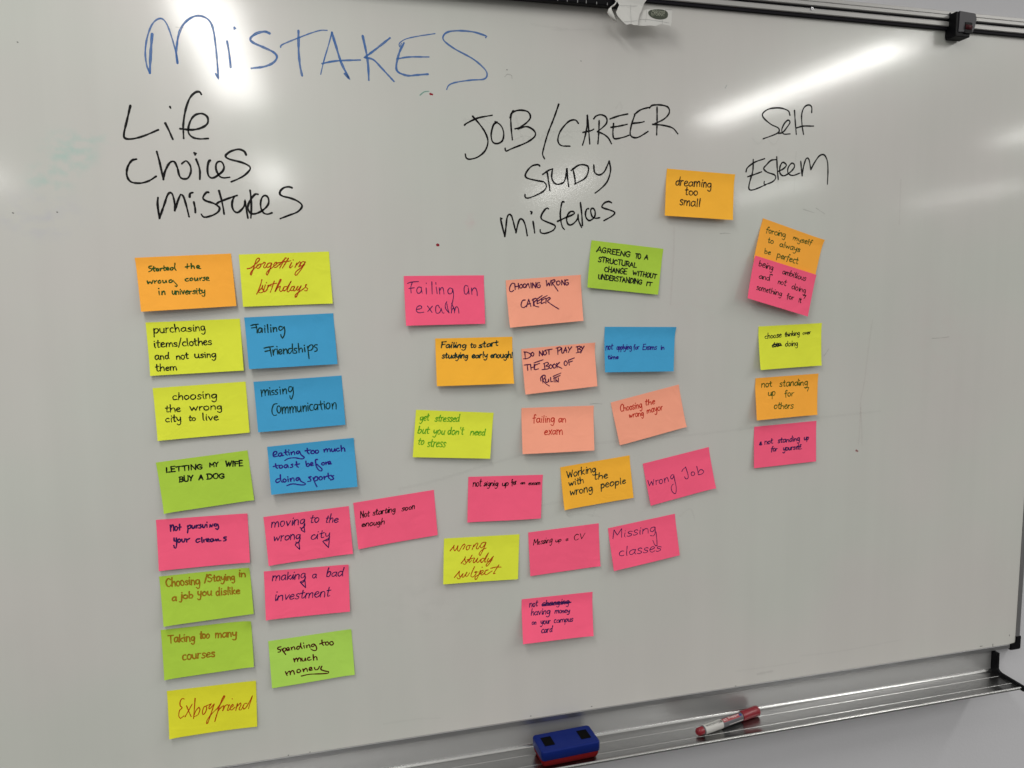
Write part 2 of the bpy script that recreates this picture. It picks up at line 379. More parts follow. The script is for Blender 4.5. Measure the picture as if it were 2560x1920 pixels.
EXIT = {'i': (2.6, 0), 't': (6.6, 1), 'f': None, 'j': None, 'g': None, 'y': None, 'q': None, 'p': (6, .8), 'k': (8, 0), 'x': None, 'b': (5, .3)}
def write(rb, text, u0, v0, u1, v1, xh, width, slant, joined):
    """pen strokes of one word between two baseline points (u right, v down, in mm)"""
    wob = [random.uniform(.88, 1.14) for _ in text]
    adv = sum(GP[c][0] * k for c, k in zip(text, wob)) + .9 * (len(text) - 1)
    base = Vector((u1 - u0, v1 - v0)); L = base.length; ex = base / L; ey = Vector((ex.y, -ex.x))   # up the note
    sx_, sy_ = L / adv, xh / 10
    x = 0; drift = random.uniform(-.4, .4); prev = None
    hand = random.uniform(-.5, .5)
    for c, kw in zip(text, wob):
        w, strokes = GP[c]
        k = random.uniform(.88, 1.12); drift += random.uniform(-.5, .5); drift *= .8
        sl = slant + random.uniform(-.07, .07); ang = random.uniform(-.05, .05)
        def T(px_, py_, jit=.32):
            if c.isupper(): jit *= 1.3
            jx, jy = random.uniform(-jit, jit), random.uniform(-jit, jit)
            yy = (py_ * k + drift + jy + px_ * ang) * sy_; xx = (x + px_ * kw + jx) * sx_ + yy * sl
            p = Vector((u0, v0)) + ex * xx + ey * yy
            return (p.x, p.y)
        first = True
        for st in strokes:
            pts = [T(*q) for q in st]
            if first and joined and prev is not None and c in 'inmrp':
                m = ((prev[0] + pts[0][0]) / 2, (prev[1] + pts[0][1]) / 2 + .12 * xh)
                pts = [prev, m] + pts
            first = False
            rb.add(pts, width * random.uniform(.88, 1.04), .55)
        e = EXIT.get(c, strokes[-1][-1]) if c.islower() else None
        prev = T(*e, .1) if (e and e[1] < 3) else None
        x += w * kw + .9

# ------------------------------------------------------------------ tables measured in millimetres on the board plane
NOTES = [
 ("orange sticky note reading 'Started the wrong course in university'", 'orange', [(-254.9, 1669.8), (-126.5, 1676.1), (-122.1, 1600.2), (-248.8, 1593.9)], [0.4, 0.4, 7.5, 12.8], 0, ('green_ink', 2.0, 0.05, 0),
  [('university', 42.7, 54.1, 87.0, 55.7, 4.7)],
  [[(20.3,12.5),(17.0,13.1),(16.5,15.1),(19.3,16.4),(19.7,18.4),(15.6,20.4)],[(22.8,13.4),(22.2,19.0),(23.4,20.0)],[(20.8,16.1),(24.8,15.6)],[(28.1,16.4),(26.0,16.8),(25.5,19.1),(27.3,19.7),(28.6,16.5),(28.6,19.7)],[(30.9,16.6),(30.8,19.8)],[(31.1,17.6),(33.6,16.0)],[(36.2,13.3),(35.6,19.2),(37.1,19.7)],[(34.2,16.8),(38.2,15.6)],[(38.6,18.0),(41.5,17.6),(41.2,15.7),(39.0,16.3),(38.8,18.8),(41.7,19.3)],[(47.3,16.0),(44.6,16.6),(44.0,19.1),(46.3,19.5),(48.2,16.8)],[(50.9,10.1),(49.9,16.9),(51.2,20.1)],[(67.1,12.1),(66.2,18.4)],[(63.8,16.2),(69.4,15.3)],[(72.2,11.6),(71.7,18.7)],[(71.9,16.6),(74.2,15.0),(75.4,16.1),(75.7,18.9)],[(78.9,17.7),(82.5,16.9),(81.8,15.0),(79.5,15.6),(79.2,18.4),(84.0,19.4)],[(12.3,33.2),(12.9,37.2),(15.8,34.8),(17.7,37.5),(19.8,32.9)],[(21.6,33.7),(21.8,36.9)],[(21.9,35.2),(24.6,33.2)],[(28.5,33.4),(26.4,34.7),(26.5,36.8),(28.8,37.0),(30.0,34.9),(28.5,33.1)],[(32.4,33.6),(33.0,36.9),(35.3,36.6),(36.7,33.5),(37.3,36.8)],[(44.2,33.6),(41.5,33.7),(40.6,36.5),(43.2,37.1),(45.8,34.4),(47.7,37.4),(50.6,41.1),(49.7,43.6),(47.9,42.3)],[(66.0,32.7),(63.4,33.0),(61.8,34.9),(63.7,36.4),(66.4,36.0)],[(70.7,32.2),(68.6,33.3),(68.6,35.7),(71.0,35.8),(72.3,33.7),(70.7,32.2)],[(74.7,32.4),(75.0,36.0),(77.4,35.7),(78.7,32.4),(79.0,36.3)],[(81.3,32.8),(81.7,36.0)],[(81.9,34.0),(84.4,32.3)],[(88.5,32.1),(86.3,32.8),(88.2,34.6),(87.2,36.7),(85.3,36.6)],[(89.8,35.0),(93.2,34.2),(92.5,32.3),(90.3,33.0),(90.3,36.2),(93.6,37.1)],[(26.0,48.4),(26.0,53.5)],[(26.0,44.6),(26.2,45.1)],[(29.6,53.8),(29.9,49.1)],[(29.9,50.9),(32.5,48.5),(33.3,50.0),(33.6,53.6)]]),
 ("yellow-green sticky note with red cursive 'forgetting birthdays'", 'lime', [(-115.9, 1674.7), (12.0, 1679.5), (14.4, 1602.0), (-113.3, 1598.9)], [0.4, 0.4, 4.0, 5.8], 0, ('rust_ink', 1.7, 0, 0),
  [],
  [[(9.9,20.9),(14.9,19.8),(23.1,13.4),(27.7,8.6),(27.3,6.0),(24.2,7.3),(20.9,14.5),(17.4,23.8),(14.7,30.5),(13.7,29.0),(15.5,24.7),(20.4,20.3),(25.9,16.4)],[(26.9,15.4),(24.3,16.3),(23.0,19.6),(25.0,20.9),(28.3,18.4),(29.2,15.5),(27.2,14.4),(31.4,14.6),(34.1,12.3),(35.4,13.8),(32.7,19.2),(34.5,20.5),(37.5,18.0)],[(44.4,13.9),(40.2,14.0),(37.1,17.7),(38.0,20.2),(41.7,18.4),(44.8,14.2),(40.9,23.6),(36.9,31.3),(35.7,29.2),(38.4,25.0),(45.1,20.0),(49.5,16.6)],[(49.5,17.2),(52.3,14.1),(50.1,12.9),(47.0,16.6),(47.6,20.1),(50.7,19.9),(55.2,15.7)],[(64.1,7.0),(59.6,14.4),(55.1,21.5)],[(68.5,7.7),(63.8,14.5),(59.0,21.6)],[(51.1,14.4),(59.7,12.9),(71.3,11.6)],[(55.1,17.1),(62.8,8.7),(65.7,7.3)],[(72.6,14.1),(69.0,20.5),(70.0,21.7),(73.3,19.2)],[(74.8,10.3),(75.1,10.7)],[(76.7,21.5),(80.0,14.8),(79.1,18.0),(83.9,13.1),(84.9,15.3),(81.9,21.0),(84.6,19.9)],[(91.8,13.8),(87.8,13.6),(84.5,17.4),(86.0,19.7),(89.3,17.6),(92.1,13.8),(85.7,24.0),(78.0,32.5),(76.0,31.3),(78.4,27.0),(85.8,21.8),(90.6,18.1)],[(29.0,37.3),(25.9,46.6),(20.2,58.1)],[(20.2,58.1),(23.1,54.1),(28.2,49.3),(29.9,45.3),(28.5,49.6),(29.8,54.4),(26.1,56.5),(22.4,55.2)],[(33.3,45.2),(30.2,53.3),(31.4,55.3),(34.9,52.1),(37.3,45.3),(36.1,49.2),(40.1,45.1),(40.9,47.2)],[(35.0,41.9),(35.2,42.3)],[(46.1,40.1),(42.1,50.1),(39.3,56.2)],[(36.7,46.7),(43.3,44.3),(49.0,43.4)],[(46.0,55.4),(53.2,43.3),(55.7,38.7),(54.7,37.8),(50.2,46.1),(46.0,55.4),(50.6,49.7),(54.3,47.7),(52.5,53.4),(54.4,55.7),(57.4,53.3)],[(62.7,48.7),(59.8,49.0),(57.5,52.5),(58.7,55.1),(61.7,53.0),(68.0,43.8),(70.1,40.7),(65.5,48.8),(62.9,55.3),(64.7,56.5),(68.0,53.3)],[(73.7,49.1),(70.4,49.4),(68.0,53.3),(69.6,55.2),(72.3,53.0),(74.3,49.1),(71.9,54.2),(73.8,55.4),(77.3,51.4)],[(78.9,48.9),(76.5,53.2),(78.1,54.7),(81.6,50.9),(83.7,48.0),(79.8,55.9),(75.7,63.8),(73.5,64.7),(74.8,60.8),(82.0,55.7),(87.9,51.8),(91.9,46.4),(89.7,47.5),(90.1,51.2),(92.4,52.7),(90.5,56.0),(88.0,55.5)]]),
 ("yellow-green sticky note reading 'purchasing items/clothes and not using them'", 'lime', [(-246.6, 1578.5), (-119.2, 1581.6), (-116.8, 1505.6), (-244.0, 1502.2)], [0.4, 0.4, 7.5, 4.0], 0, ('black_ink', 1.9, 0, 0),
  [('purchasing', 9.1, 15.7, 79.2, 15.0, 6.0), ('items/clothes', 8.3, 36.3, 86.2, 36.3, 6.0), ('and', 8.1, 53.5, 27.5, 53.7, 5.7), ('not', 36.2, 54.2, 53.3, 54.2, 5.2), ('using', 61.1, 53.9, 90.7, 54.5, 5.2), ('them', 7.8, 69.9, 36.5, 70.1, 5.5)],
  []),
 ("blue sticky note reading 'Failing Friendships' in dark teal pen", 'blue', [(-113.0, 1583.2), (14.6, 1587.4), (17.9, 1510.7), (-108.9, 1507.7)], [0.4, 0.4, 7.5, 12.8], 0, ('teal_ink', 2.1, 0, 0),
  [],
  [[(8.2,12.1),(12.1,11.3),(18.4,10.8)],[(8.8,15.8),(15.2,15.4)],[(14.9,11.0),(15.9,16.2),(15.9,23.6)],[(22.8,17.3),(20.1,16.4),(17.7,19.2),(17.7,22.5),(20.2,23.1),(22.6,19.5),(23.5,17.4),(23.0,23.2)],[(27.1,16.8),(26.9,23.4)],[(27.4,13.6),(27.6,14.2)],[(31.3,11.9),(31.2,23.6)],[(35.6,16.5),(35.4,23.4)],[(35.7,12.8),(35.9,13.4)],[(38.9,16.7),(38.9,23.3)],[(39.1,20.4),(41.2,17.3),(43.3,17.7),(43.6,22.8)],[(51.9,16.6),(48.5,15.7),(46.8,19.0),(48.7,21.6),(52.4,19.3),(54.8,16.1),(55.0,22.7),(53.8,28.6),(50.8,33.3),(49.3,30.5),(48.9,27.6)],[(23.5,46.4),(29.6,45.3),(36.7,44.6)],[(24.5,51.3),(31.3,50.2)],[(31.7,45.1),(32.5,52.5),(32.9,58.8)],[(35.6,49.7),(35.9,57.2)],[(36.0,53.5),(38.5,49.2),(40.6,48.8)],[(41.8,48.6),(42.1,56.3)],[(41.7,44.9),(41.9,45.5)],[(43.7,53.9),(47.4,52.6),(47.4,49.7),(44.8,50.0),(43.7,53.9),(45.7,56.5),(48.6,54.9)],[(50.6,49.1),(50.6,56.5)],[(50.7,52.8),(53.4,49.3),(55.4,50.9),(55.7,56.1)],[(62.0,49.0),(58.4,49.6),(57.0,53.9),(59.2,56.3),(62.4,52.8)],[(64.0,42.5),(63.7,49.9),(64.0,55.8)],[(69.9,49.5),(67.0,49.3),(66.4,51.8),(69.1,53.4),(68.6,56.1),(65.4,56.2)],[(72.6,42.2),(72.6,55.6)],[(73.0,51.9),(75.6,49.1),(77.4,50.6),(77.6,55.1)],[(81.0,48.6),(81.2,55.0)],[(81.0,45.2),(81.2,45.7)],[(85.4,47.4),(85.9,55.6),(86.2,65.3)],[(85.6,50.4),(88.8,46.1),(92.5,45.5),(93.3,49.3),(90.4,52.9),(86.4,53.4)],[(99.7,45.7),(96.5,45.8),(95.4,48.4),(98.6,50.4),(98.7,54.1),(95.3,55.4)]]),
 ("yellow-green sticky note reading 'choosing the wrong city to live'", 'lime', [(-243.1, 1483.9), (-115.9, 1488.6), (-113.5, 1412.3), (-239.7, 1407.6)], [0.4, 0.4, 4.0, 5.8], 0, ('black_ink', 1.9, 0, 0),
  [('choosing', 24.9, 18.4, 86.1, 21.1, 6.1), ('the', 13.5, 35.8, 34.8, 36.5, 5.8), ('wrong', 47.0, 36.6, 91.7, 37.8, 5.6), ('city', 12.6, 50.3, 34.2, 50.8, 5.8), ('to', 44.1, 51.2, 54.1, 51.8, 5.0), ('live', 62.8, 52.2, 85.2, 53.5, 5.6)],
  []),
 ("blue sticky note reading 'missing Communication' in dark teal pen", 'blue', [(-104.7, 1487.7), (23.3, 1492.4), (26.3, 1416.9), (-101.0, 1412.8)], [0.4, 0.4, 5.8, 9.2], 0, ('teal_ink', 1.9, 0.05, 0),
  [],
  [[(9.4,13.0),(9.7,22.8)],[(10.1,18.3),(12.2,14.0),(14.3,13.7),(14.6,21.7)],[(14.9,18.0),(17.1,13.9),(19.2,14.5),(19.3,21.6)],[(21.7,14.7),(21.8,21.8)],[(21.7,10.7),(21.9,11.3)],[(27.4,14.9),(24.8,15.4),(24.6,17.5),(27.1,18.9),(26.9,21.3),(24.0,21.7)],[(32.7,14.6),(30.0,15.1),(29.8,17.3),(32.2,18.7),(32.0,21.1),(28.8,21.5)],[(36.3,14.4),(36.4,21.5)],[(35.9,10.9),(36.1,11.3)],[(39.9,14.2),(40.0,21.5)],[(40.2,18.5),(42.7,14.4),(44.8,15.1),(45.0,21.6)],[(53.0,11.9),(49.7,11.7),(48.3,16.8),(50.2,19.3),(53.3,16.5),(55.1,12.1),(54.6,22.6),(51.4,30.7),(49.7,28.6),(49.5,25.0)],[(30.2,35.5),(25.9,36.2),(22.8,42.0),(22.2,48.8),(24.5,52.7),(28.1,52.3)],[(33.1,39.1),(30.6,39.6),(29.4,44.8),(31.2,49.5),(33.7,48.2),(34.7,42.2),(32.8,39.1)],[(36.6,40.9),(36.8,51.2)],[(37.2,46.3),(39.0,41.9),(40.8,42.0),(40.7,50.7)],[(41.0,46.6),(43.3,41.8),(45.1,42.4),(45.0,50.7)],[(47.6,41.8),(47.9,51.0)],[(48.2,46.4),(50.0,42.0),(51.9,42.2),(51.9,50.6)],[(52.3,46.5),(54.4,42.1),(56.2,42.6),(56.3,50.5)],[(58.4,42.0),(58.6,48.1),(60.6,50.6),(63.0,47.7),(64.0,41.7),(63.8,50.5)],[(66.8,41.9),(66.7,50.3)],[(67.0,46.5),(69.3,42.1),(71.4,43.1),(71.1,50.2)],[(74.1,41.8),(74.0,49.9)],[(74.1,38.3),(74.4,38.7)],[(81.1,40.8),(78.1,41.0),(76.3,45.0),(77.8,49.7),(81.1,49.3)],[(86.9,41.3),(83.9,41.8),(82.7,47.1),(85.2,49.6),(87.6,45.2),(88.4,41.0),(88.1,49.6)],[(93.1,36.5),(93.2,44.9),(94.2,50.1)],[(90.2,42.1),(96.4,41.0)],[(98.3,41.5),(98.4,49.5)],[(98.1,38.1),(98.4,38.6)],[(104.6,40.5),(101.5,41.8),(100.6,47.1),(103.1,49.6),(106.0,46.8),(106.0,41.4),(103.6,40.1)],[(109.6,42.1),(109.7,50.2)],[(109.9,46.3),(112.6,41.2),(115.2,42.1),(115.1,50.6)]]),
 ("green sticky note with black capitals 'LETTING MY WIFE BUY A DOG'", 'green', [(-245.4, 1374.8), (-118.3, 1384.9), (-112.0, 1309.4), (-237.5, 1299.6)], [0.4, 0.4, 4.0, 5.8], 0, ('black_ink', 2.35, 0.02, 0),
  [('LETTING', 11.3, 16.5, 61.8, 18.5, 4.1), ('MY', 71.3, 17.6, 83.9, 18.3, 4.0), ('WIFE', 92.8, 19.6, 117.6, 22.5, 4.2), ('BUY', 26.8, 33.0, 46.4, 33.8, 4.3), ('A', 53.7, 34.1, 59.8, 34.7, 3.9), ('DOG', 65.1, 34.6, 89.9, 36.6, 3.9)],
  []),
 ("lifted blue sticky note reading 'eating too much toast before doing sports'", 'blue', [(-90.0, 1388.5), (38.0, 1395.0), (40.6, 1320.0), (-86.6, 1317.7)], [0.4, 0.4, 12, 14], 2, ('violet_ink', 2.3, 0.1, 1),
  [],
  [[(7.5,15.3),(12.2,12.7),(12.7,9.6),(9.4,9.2),(7.4,13.0),(8.1,17.0),(13.3,16.8)],[(19.7,12.3),(16.4,12.4),(14.9,15.8),(17.5,17.2),(20.3,13.6),(20.0,16.7),(22.3,16.6)],[(25.9,7.9),(25.7,15.0),(27.5,16.7)],[(23.4,12.0),(29.4,11.4)],[(30.1,12.3),(30.5,16.6)],[(30.3,8.7),(30.4,9.2)],[(33.3,12.6),(33.6,16.6)],[(33.8,14.3),(36.8,11.9),(38.1,13.2),(38.3,16.8)],[(45.6,12.4),(42.7,12.1),(41.0,14.6),(43.1,16.1),(46.0,13.2),(47.4,18.1),(51.5,22.5),(50.6,24.4),(46.9,24.6),(38.2,22.1),(29.3,22.1),(23.5,24.6)],[(57.2,9.0),(57.2,15.3),(59.2,18.1)],[(53.7,12.8),(61.8,12.2)],[(65.4,13.5),(62.7,14.3),(62.5,17.4),(65.0,18.5),(67.4,16.4),(66.1,13.6)],[(71.5,13.7),(69.0,14.2),(68.8,17.6),(71.2,18.4),(73.7,16.3),(72.4,13.8)],[(81.5,13.7),(81.9,17.7)],[(82.1,15.6),(84.5,13.1),(85.9,13.7),(86.3,17.7)],[(86.4,15.8),(88.5,13.2),(90.2,14.2),(90.7,17.8)],[(92.8,14.0),(93.1,17.6),(95.7,17.9),(97.8,13.9),(97.9,18.2)],[(103.6,14.1),(100.7,14.3),(99.9,16.8),(101.8,18.6),(104.5,17.8)],[(107.2,9.9),(107.3,19.2)],[(107.5,16.1),(110.2,14.1),(111.9,15.5),(112.3,19.7)],[(9.7,28.2),(10.2,33.8),(11.9,35.6)],[(6.1,32.3),(14.5,31.1)],[(17.9,31.4),(15.1,32.3),(14.9,35.1),(17.5,36.1),(19.8,33.7),(18.2,31.5)],[(26.3,31.6),(22.9,32.0),(22.0,35.0),(24.5,36.1),(27.0,32.4),(27.5,36.1)],[(34.5,31.6),(31.8,32.1),(34.0,34.3),(33.4,36.3),(30.4,36.4)],[(39.9,28.3),(40.1,35.4),(42.2,37.2)],[(37.4,33.1),(44.1,32.2)],[(53.6,29.0),(54.1,36.4),(57.0,37.2),(58.6,34.7),(56.6,32.9),(54.2,34.5)],[(60.1,35.2),(63.6,34.0),(62.8,32.0),(60.7,32.9),(60.7,36.5),(64.4,36.4)],[(70.9,28.2),(68.4,28.2),(67.7,31.3),(68.6,39.2),(71.8,45.0),(75.4,46.2),(76.1,43.1),(72.3,38.8),(69.6,35.4)],[(79.3,33.8),(76.7,34.6),(76.8,36.9),(79.4,37.5),(81.1,35.0),(79.3,33.8)],[(82.6,33.7),(82.9,37.3)],[(83.1,35.3),(85.9,33.2)],[(86.4,36.1),(89.8,34.9),(88.8,32.8),(87.0,33.7),(86.8,36.8),(90.7,36.9)],[(13.5,52.3),(9.8,52.7),(8.0,55.7),(10.1,58.0),(13.5,56.3)],[(15.2,46.2),(15.2,54.1),(16.8,58.2)],[(20.9,53.4),(18.6,54.4),(18.8,57.6),(21.3,58.2),(23.0,55.7),(20.9,53.4)],[(25.7,53.6),(25.9,58.0)],[(25.6,50.4),(25.7,50.9)],[(29.1,53.6),(29.5,57.9)],[(29.7,55.6),(32.6,53.0),(34.2,54.1),(34.3,57.9)],[(41.7,53.7),(38.7,53.7),(37.3,56.4),(39.6,57.8),(42.4,54.5),(44.2,59.4),(49.8,63.2),(49.7,65.2),(43.8,65.2),(32.1,62.4),(23.4,64.1)],[(59.4,53.9),(55.7,54.3),(58.4,57.7),(58.2,60.4),(54.2,60.9)],[(62.2,55.8),(63.9,62.2),(66.7,70.1)],[(62.8,58.2),(66.0,54.6),(68.8,55.7),(68.5,59.6),(64.7,61.1)],[(74.0,55.1),(71.3,55.9),(71.5,59.6),(73.9,60.1),(76.0,57.5),(74.0,55.1)],[(78.4,55.1),(78.8,59.8)],[(79.0,57.2),(82.5,55.1)],[(84.8,51.1),(85.2,58.1),(87.1,60.2)],[(82.8,55.5),(89.0,54.6)],[(92.7,55.5),(89.3,55.8),(91.6,58.5),(91.9,60.7),(88.1,61.6)]]),
 ("pink sticky note reading 'not pursuing your dreams'", 'pink', [(-250.4, 1289.4), (-123.1, 1288.6), (-122.7, 1213.9), (-249.8, 1213.7)], [0.4, 0.4, 5.8, 5.8], 1.5, ('navy_ink', 2.4, 0.05, 1),
  [],
  [[(18.7,9.3),(18.9,18.6)],[(19.1,13.8),(21.0,9.8),(23.0,10.4),(23.0,18.3)],[(26.9,12.2),(24.9,13.1),(24.7,17.0),(26.6,18.2),(28.5,15.3),(27.6,12.3)],[(31.6,9.1),(31.1,17.8)],[(29.5,14.4),(33.3,13.5)],[(42.3,12.4),(42.6,17.3),(41.8,22.9)],[(42.5,14.3),(45.1,11.8),(47.0,13.1),(45.8,16.3),(42.7,17.0)],[(48.4,12.5),(48.6,16.3),(50.6,16.7),(52.5,12.8),(52.6,16.6)],[(54.7,12.6),(54.8,16.8)],[(54.9,14.5),(57.1,12.4)],[(60.6,12.0),(58.4,12.9),(60.7,15.0),(59.6,17.2),(57.5,17.0)],[(63.0,12.6),(63.1,16.3),(65.2,16.9),(67.2,12.5)],[(68.9,12.7),(69.1,16.8)],[(69.3,9.2),(69.4,9.7)],[(72.8,17.1),(73.7,13.1),(75.6,17.0),(77.3,12.9)],[(82.8,13.4),(80.1,12.8),(79.2,15.5),(82.0,16.0),(84.3,13.2),(85.1,18.6),(83.2,21.5),(81.1,19.8)],[(22.9,29.1),(23.1,33.6),(25.8,33.6)],[(26.0,29.4),(26.0,38.4),(24.6,44.0),(22.6,43.3),(22.1,40.3)],[(30.0,31.2),(27.9,32.5),(28.0,35.6),(30.5,35.8),(31.7,32.9),(30.0,31.2)],[(33.4,31.8),(33.9,35.8),(36.2,36.0),(37.8,31.6)],[(39.5,32.1),(40.0,36.7)],[(40.1,33.9),(44.1,31.7)],[(58.1,33.7),(54.6,33.7),(52.7,36.3),(54.4,38.7),(57.9,37.5)],[(61.0,31.7),(60.7,37.0),(61.3,39.4)],[(63.3,35.4),(63.7,38.8)],[(63.8,36.5),(67.1,34.3)],[(67.3,37.6),(70.5,36.4),(69.9,34.5),(68.0,35.4),(67.9,38.4),(71.0,39.2)],[(76.2,35.1),(73.3,35.4),(72.9,38.1),(75.2,39.1),(77.2,35.8),(77.4,38.5)],[(79.5,38.0),(80.3,35.7),(81.6,38.9),(83.4,35.7),(84.7,39.2),(86.5,38.6),(87.2,39.1)],[(95.3,34.0),(92.4,34.1),(91.9,36.0),(94.7,37.3),(94.0,39.3),(91.4,39.8)]]),
 ("pink sticky note reading 'moving to the wrong city'", 'pink', [(-100.5, 1280.8), (26.7, 1287.5), (30.2, 1212.4), (-95.9, 1205.9)], [0.4, 0.4, 5.8, 5.8], 0, ('navy_ink', 1.8, 0.2, 1),
  [('moving', 9.2, 17.6, 59.3, 19.1, 8.1), ('to', 65.6, 18.7, 79.9, 19.6, 7.2), ('the', 88.7, 21.6, 108.8, 23.7, 7.2), ('wrong', 9.9, 40.1, 50.4, 41.5, 7.5), ('city', 65.1, 44.9, 94.2, 45.0, 7.2)],
  [[(59.0,19.1),(58.2,22.1),(52.9,26.9),(57.6,32.3),(57.4,22.8)],[(50.1,39.9),(47.8,45.9),(41.8,49.4),(47.7,57.8),(47.4,46.6)],[(93.3,44.5),(91.2,47.4),(82.8,50.2),(90.7,61.3),(93.8,44.6)]]),
 ("green sticky note reading 'Choosing/Staying in a job you dislike' in ochre pen", 'green', [(-251.5, 1203.2), (-124.3, 1204.6), (-121.2, 1132.6), (-248.1, 1128.8)], [0.4, 0.4, 7.5, 7.5], 4, ('ochre_ink', 2.5, 0, 0),
  [('Choosing', 7.9, 17.0, 55.5, 18.7, 7.1), ('/Staying', 61.3, 16.8, 104.8, 18.2, 6.9), ('in', 110.3, 14.1, 120.6, 15.0, 7.0), ('a', 14.7, 39.4, 20.8, 39.9, 5.8), ('job', 25.7, 37.8, 44.2, 38.5, 6.2), ('you', 49.8, 37.2, 70.1, 38.4, 6.5), ('dislike', 75.7, 39.1, 110.3, 40.6, 6.3)],
  []),
 ("pink sticky note reading 'making a bad investment'", 'pink', [(-104.0, 1195.4), (22.8, 1193.9), (22.1, 1119.4), (-103.9, 1121.2)], [0.4, 0.4, 7.5, 7.5], 2, ('navy_ink', 1.8, 0.2, 1),
  [('making', 11.1, 15.9, 61.2, 16.7, 7.5), ('a', 71.0, 16.8, 77.7, 17.1, 6.6), ('bad', 92.1, 17.2, 118.0, 18.8, 7.3), ('investment', 13.0, 47.6, 97.2, 48.0, 8.2)],
  [[(61.0,14.3),(59.6,18.9),(52.8,21.9),(60.7,31.7),(60.0,19.7)]]),
 ("green sticky note reading 'Taking too many courses' in ochre pen", 'green', [(-254.2, 1120.7), (-126.3, 1120.6), (-124.9, 1048.9), (-252.4, 1045.1)], [0.4, 0.4, 7.5, 5.8], 4.5, ('ochre_ink', 2.5, 0, 0),
  [('Taking', 8.9, 21.3, 46.1, 22.8, 7.1), ('too', 52.5, 20.5, 66.5, 21.5, 6.6), ('many', 74.3, 21.9, 105.4, 23.7, 6.7), ('courses', 26.8, 50.2, 72.5, 50.9, 7.2)],
  []),
 ("pale green sticky note reading 'spending too much money' in dark red", 'pale_green', [(-102.9, 1083.5), (23.2, 1087.7), (25.7, 1013.1), (-100.4, 1009.2)], [0.4, 0.4, 4.0, 5.8], 1.5, ('maroon_ink', 2.2, 0.12, 1),
  [],
  [[(18.1,12.0),(13.9,12.5),(13.4,15.1),(17.0,17.0),(16.4,19.8),(13.4,20.0)],[(19.3,15.8),(21.7,21.0),(24.3,25.6)],[(19.9,18.3),(22.4,15.0),(25.3,16.0),(24.3,19.5),(20.8,20.1)],[(26.6,18.6),(30.0,17.6),(29.1,15.0),(26.8,15.7),(26.9,19.5),(30.8,19.3)],[(33.2,15.6),(33.8,19.5)],[(33.9,17.4),(36.7,15.1),(38.1,16.5),(38.6,19.8)],[(45.7,15.6),(42.6,16.1),(41.4,19.1),(43.9,20.2),(46.7,17.1)],[(48.0,10.8),(47.9,16.5),(49.5,20.0)],[(52.5,15.6),(53.0,19.7)],[(52.1,11.4),(52.3,11.9)],[(56.3,16.2),(56.8,20.0)],[(56.9,17.9),(59.9,15.6),(61.3,17.0),(61.6,20.4)],[(68.1,15.7),(65.0,16.0),(64.2,19.1),(66.8,19.6),(69.0,16.2),(71.3,21.1),(70.9,25.7),(67.0,26.2),(62.7,23.0)],[(80.4,11.1),(80.7,17.7),(82.6,20.0)],[(76.6,17.1),(84.8,15.1)],[(88.6,15.4),(85.9,16.6),(86.0,19.9),(88.7,20.7),(90.5,18.0),(88.6,15.4)],[(95.6,16.0),(92.7,16.7),(92.5,20.5),(95.2,21.8),(97.7,19.7),(96.4,16.2)],[(35.7,34.0),(36.8,39.6)],[(37.1,36.7),(39.4,34.1),(40.8,35.4),(41.4,39.4)],[(41.6,37.1),(43.9,34.2),(45.8,35.7),(46.2,39.9)],[(48.0,35.6),(48.5,39.9),(51.5,40.0),(53.3,35.9),(53.8,40.4)],[(60.2,36.0),(57.1,36.5),(56.6,39.2),(58.6,40.7),(61.7,40.1)],[(65.4,32.5),(65.6,41.6)],[(65.9,38.3),(68.6,36.3),(70.5,38.3),(70.8,42.1)],[(21.9,52.8),(23.9,59.2)],[(23.9,56.4),(26.8,53.2),(28.5,54.0),(28.9,58.9)],[(29.1,56.2),(31.9,52.9),(34.2,54.5),(35.0,59.2)],[(42.3,52.3),(39.5,53.4),(39.6,57.1),(42.6,57.6),(44.8,55.2),(42.3,52.3)],[(48.3,53.0),(49.2,57.6)],[(49.3,55.5),(52.6,52.8),(54.3,54.4),(54.8,57.8)],[(57.5,55.8),(61.9,54.9),(60.8,52.6),(58.2,53.1),(58.4,57.1),(62.5,57.1)],[(65.8,53.5),(67.1,57.5),(70.9,57.3),(74.0,53.2)],[(77.4,53.5),(75.5,58.1),(79.9,61.4),(87.2,64.3),(85.7,66.5),(76.5,65.7),(58.2,63.3),(45.2,63.9)]]),
 ("yellow sticky note with large red cursive 'Exboyfriend', lowest on the board", 'yellow', [(-251.5, 1024.2), (-123.8, 1022.8), (-125.2, 949.1), (-250.7, 951.9)], [0.4, 0.4, 4.0, 7.5], 1.5, ('rust_ink', 1.6, 0, 0),
  [],
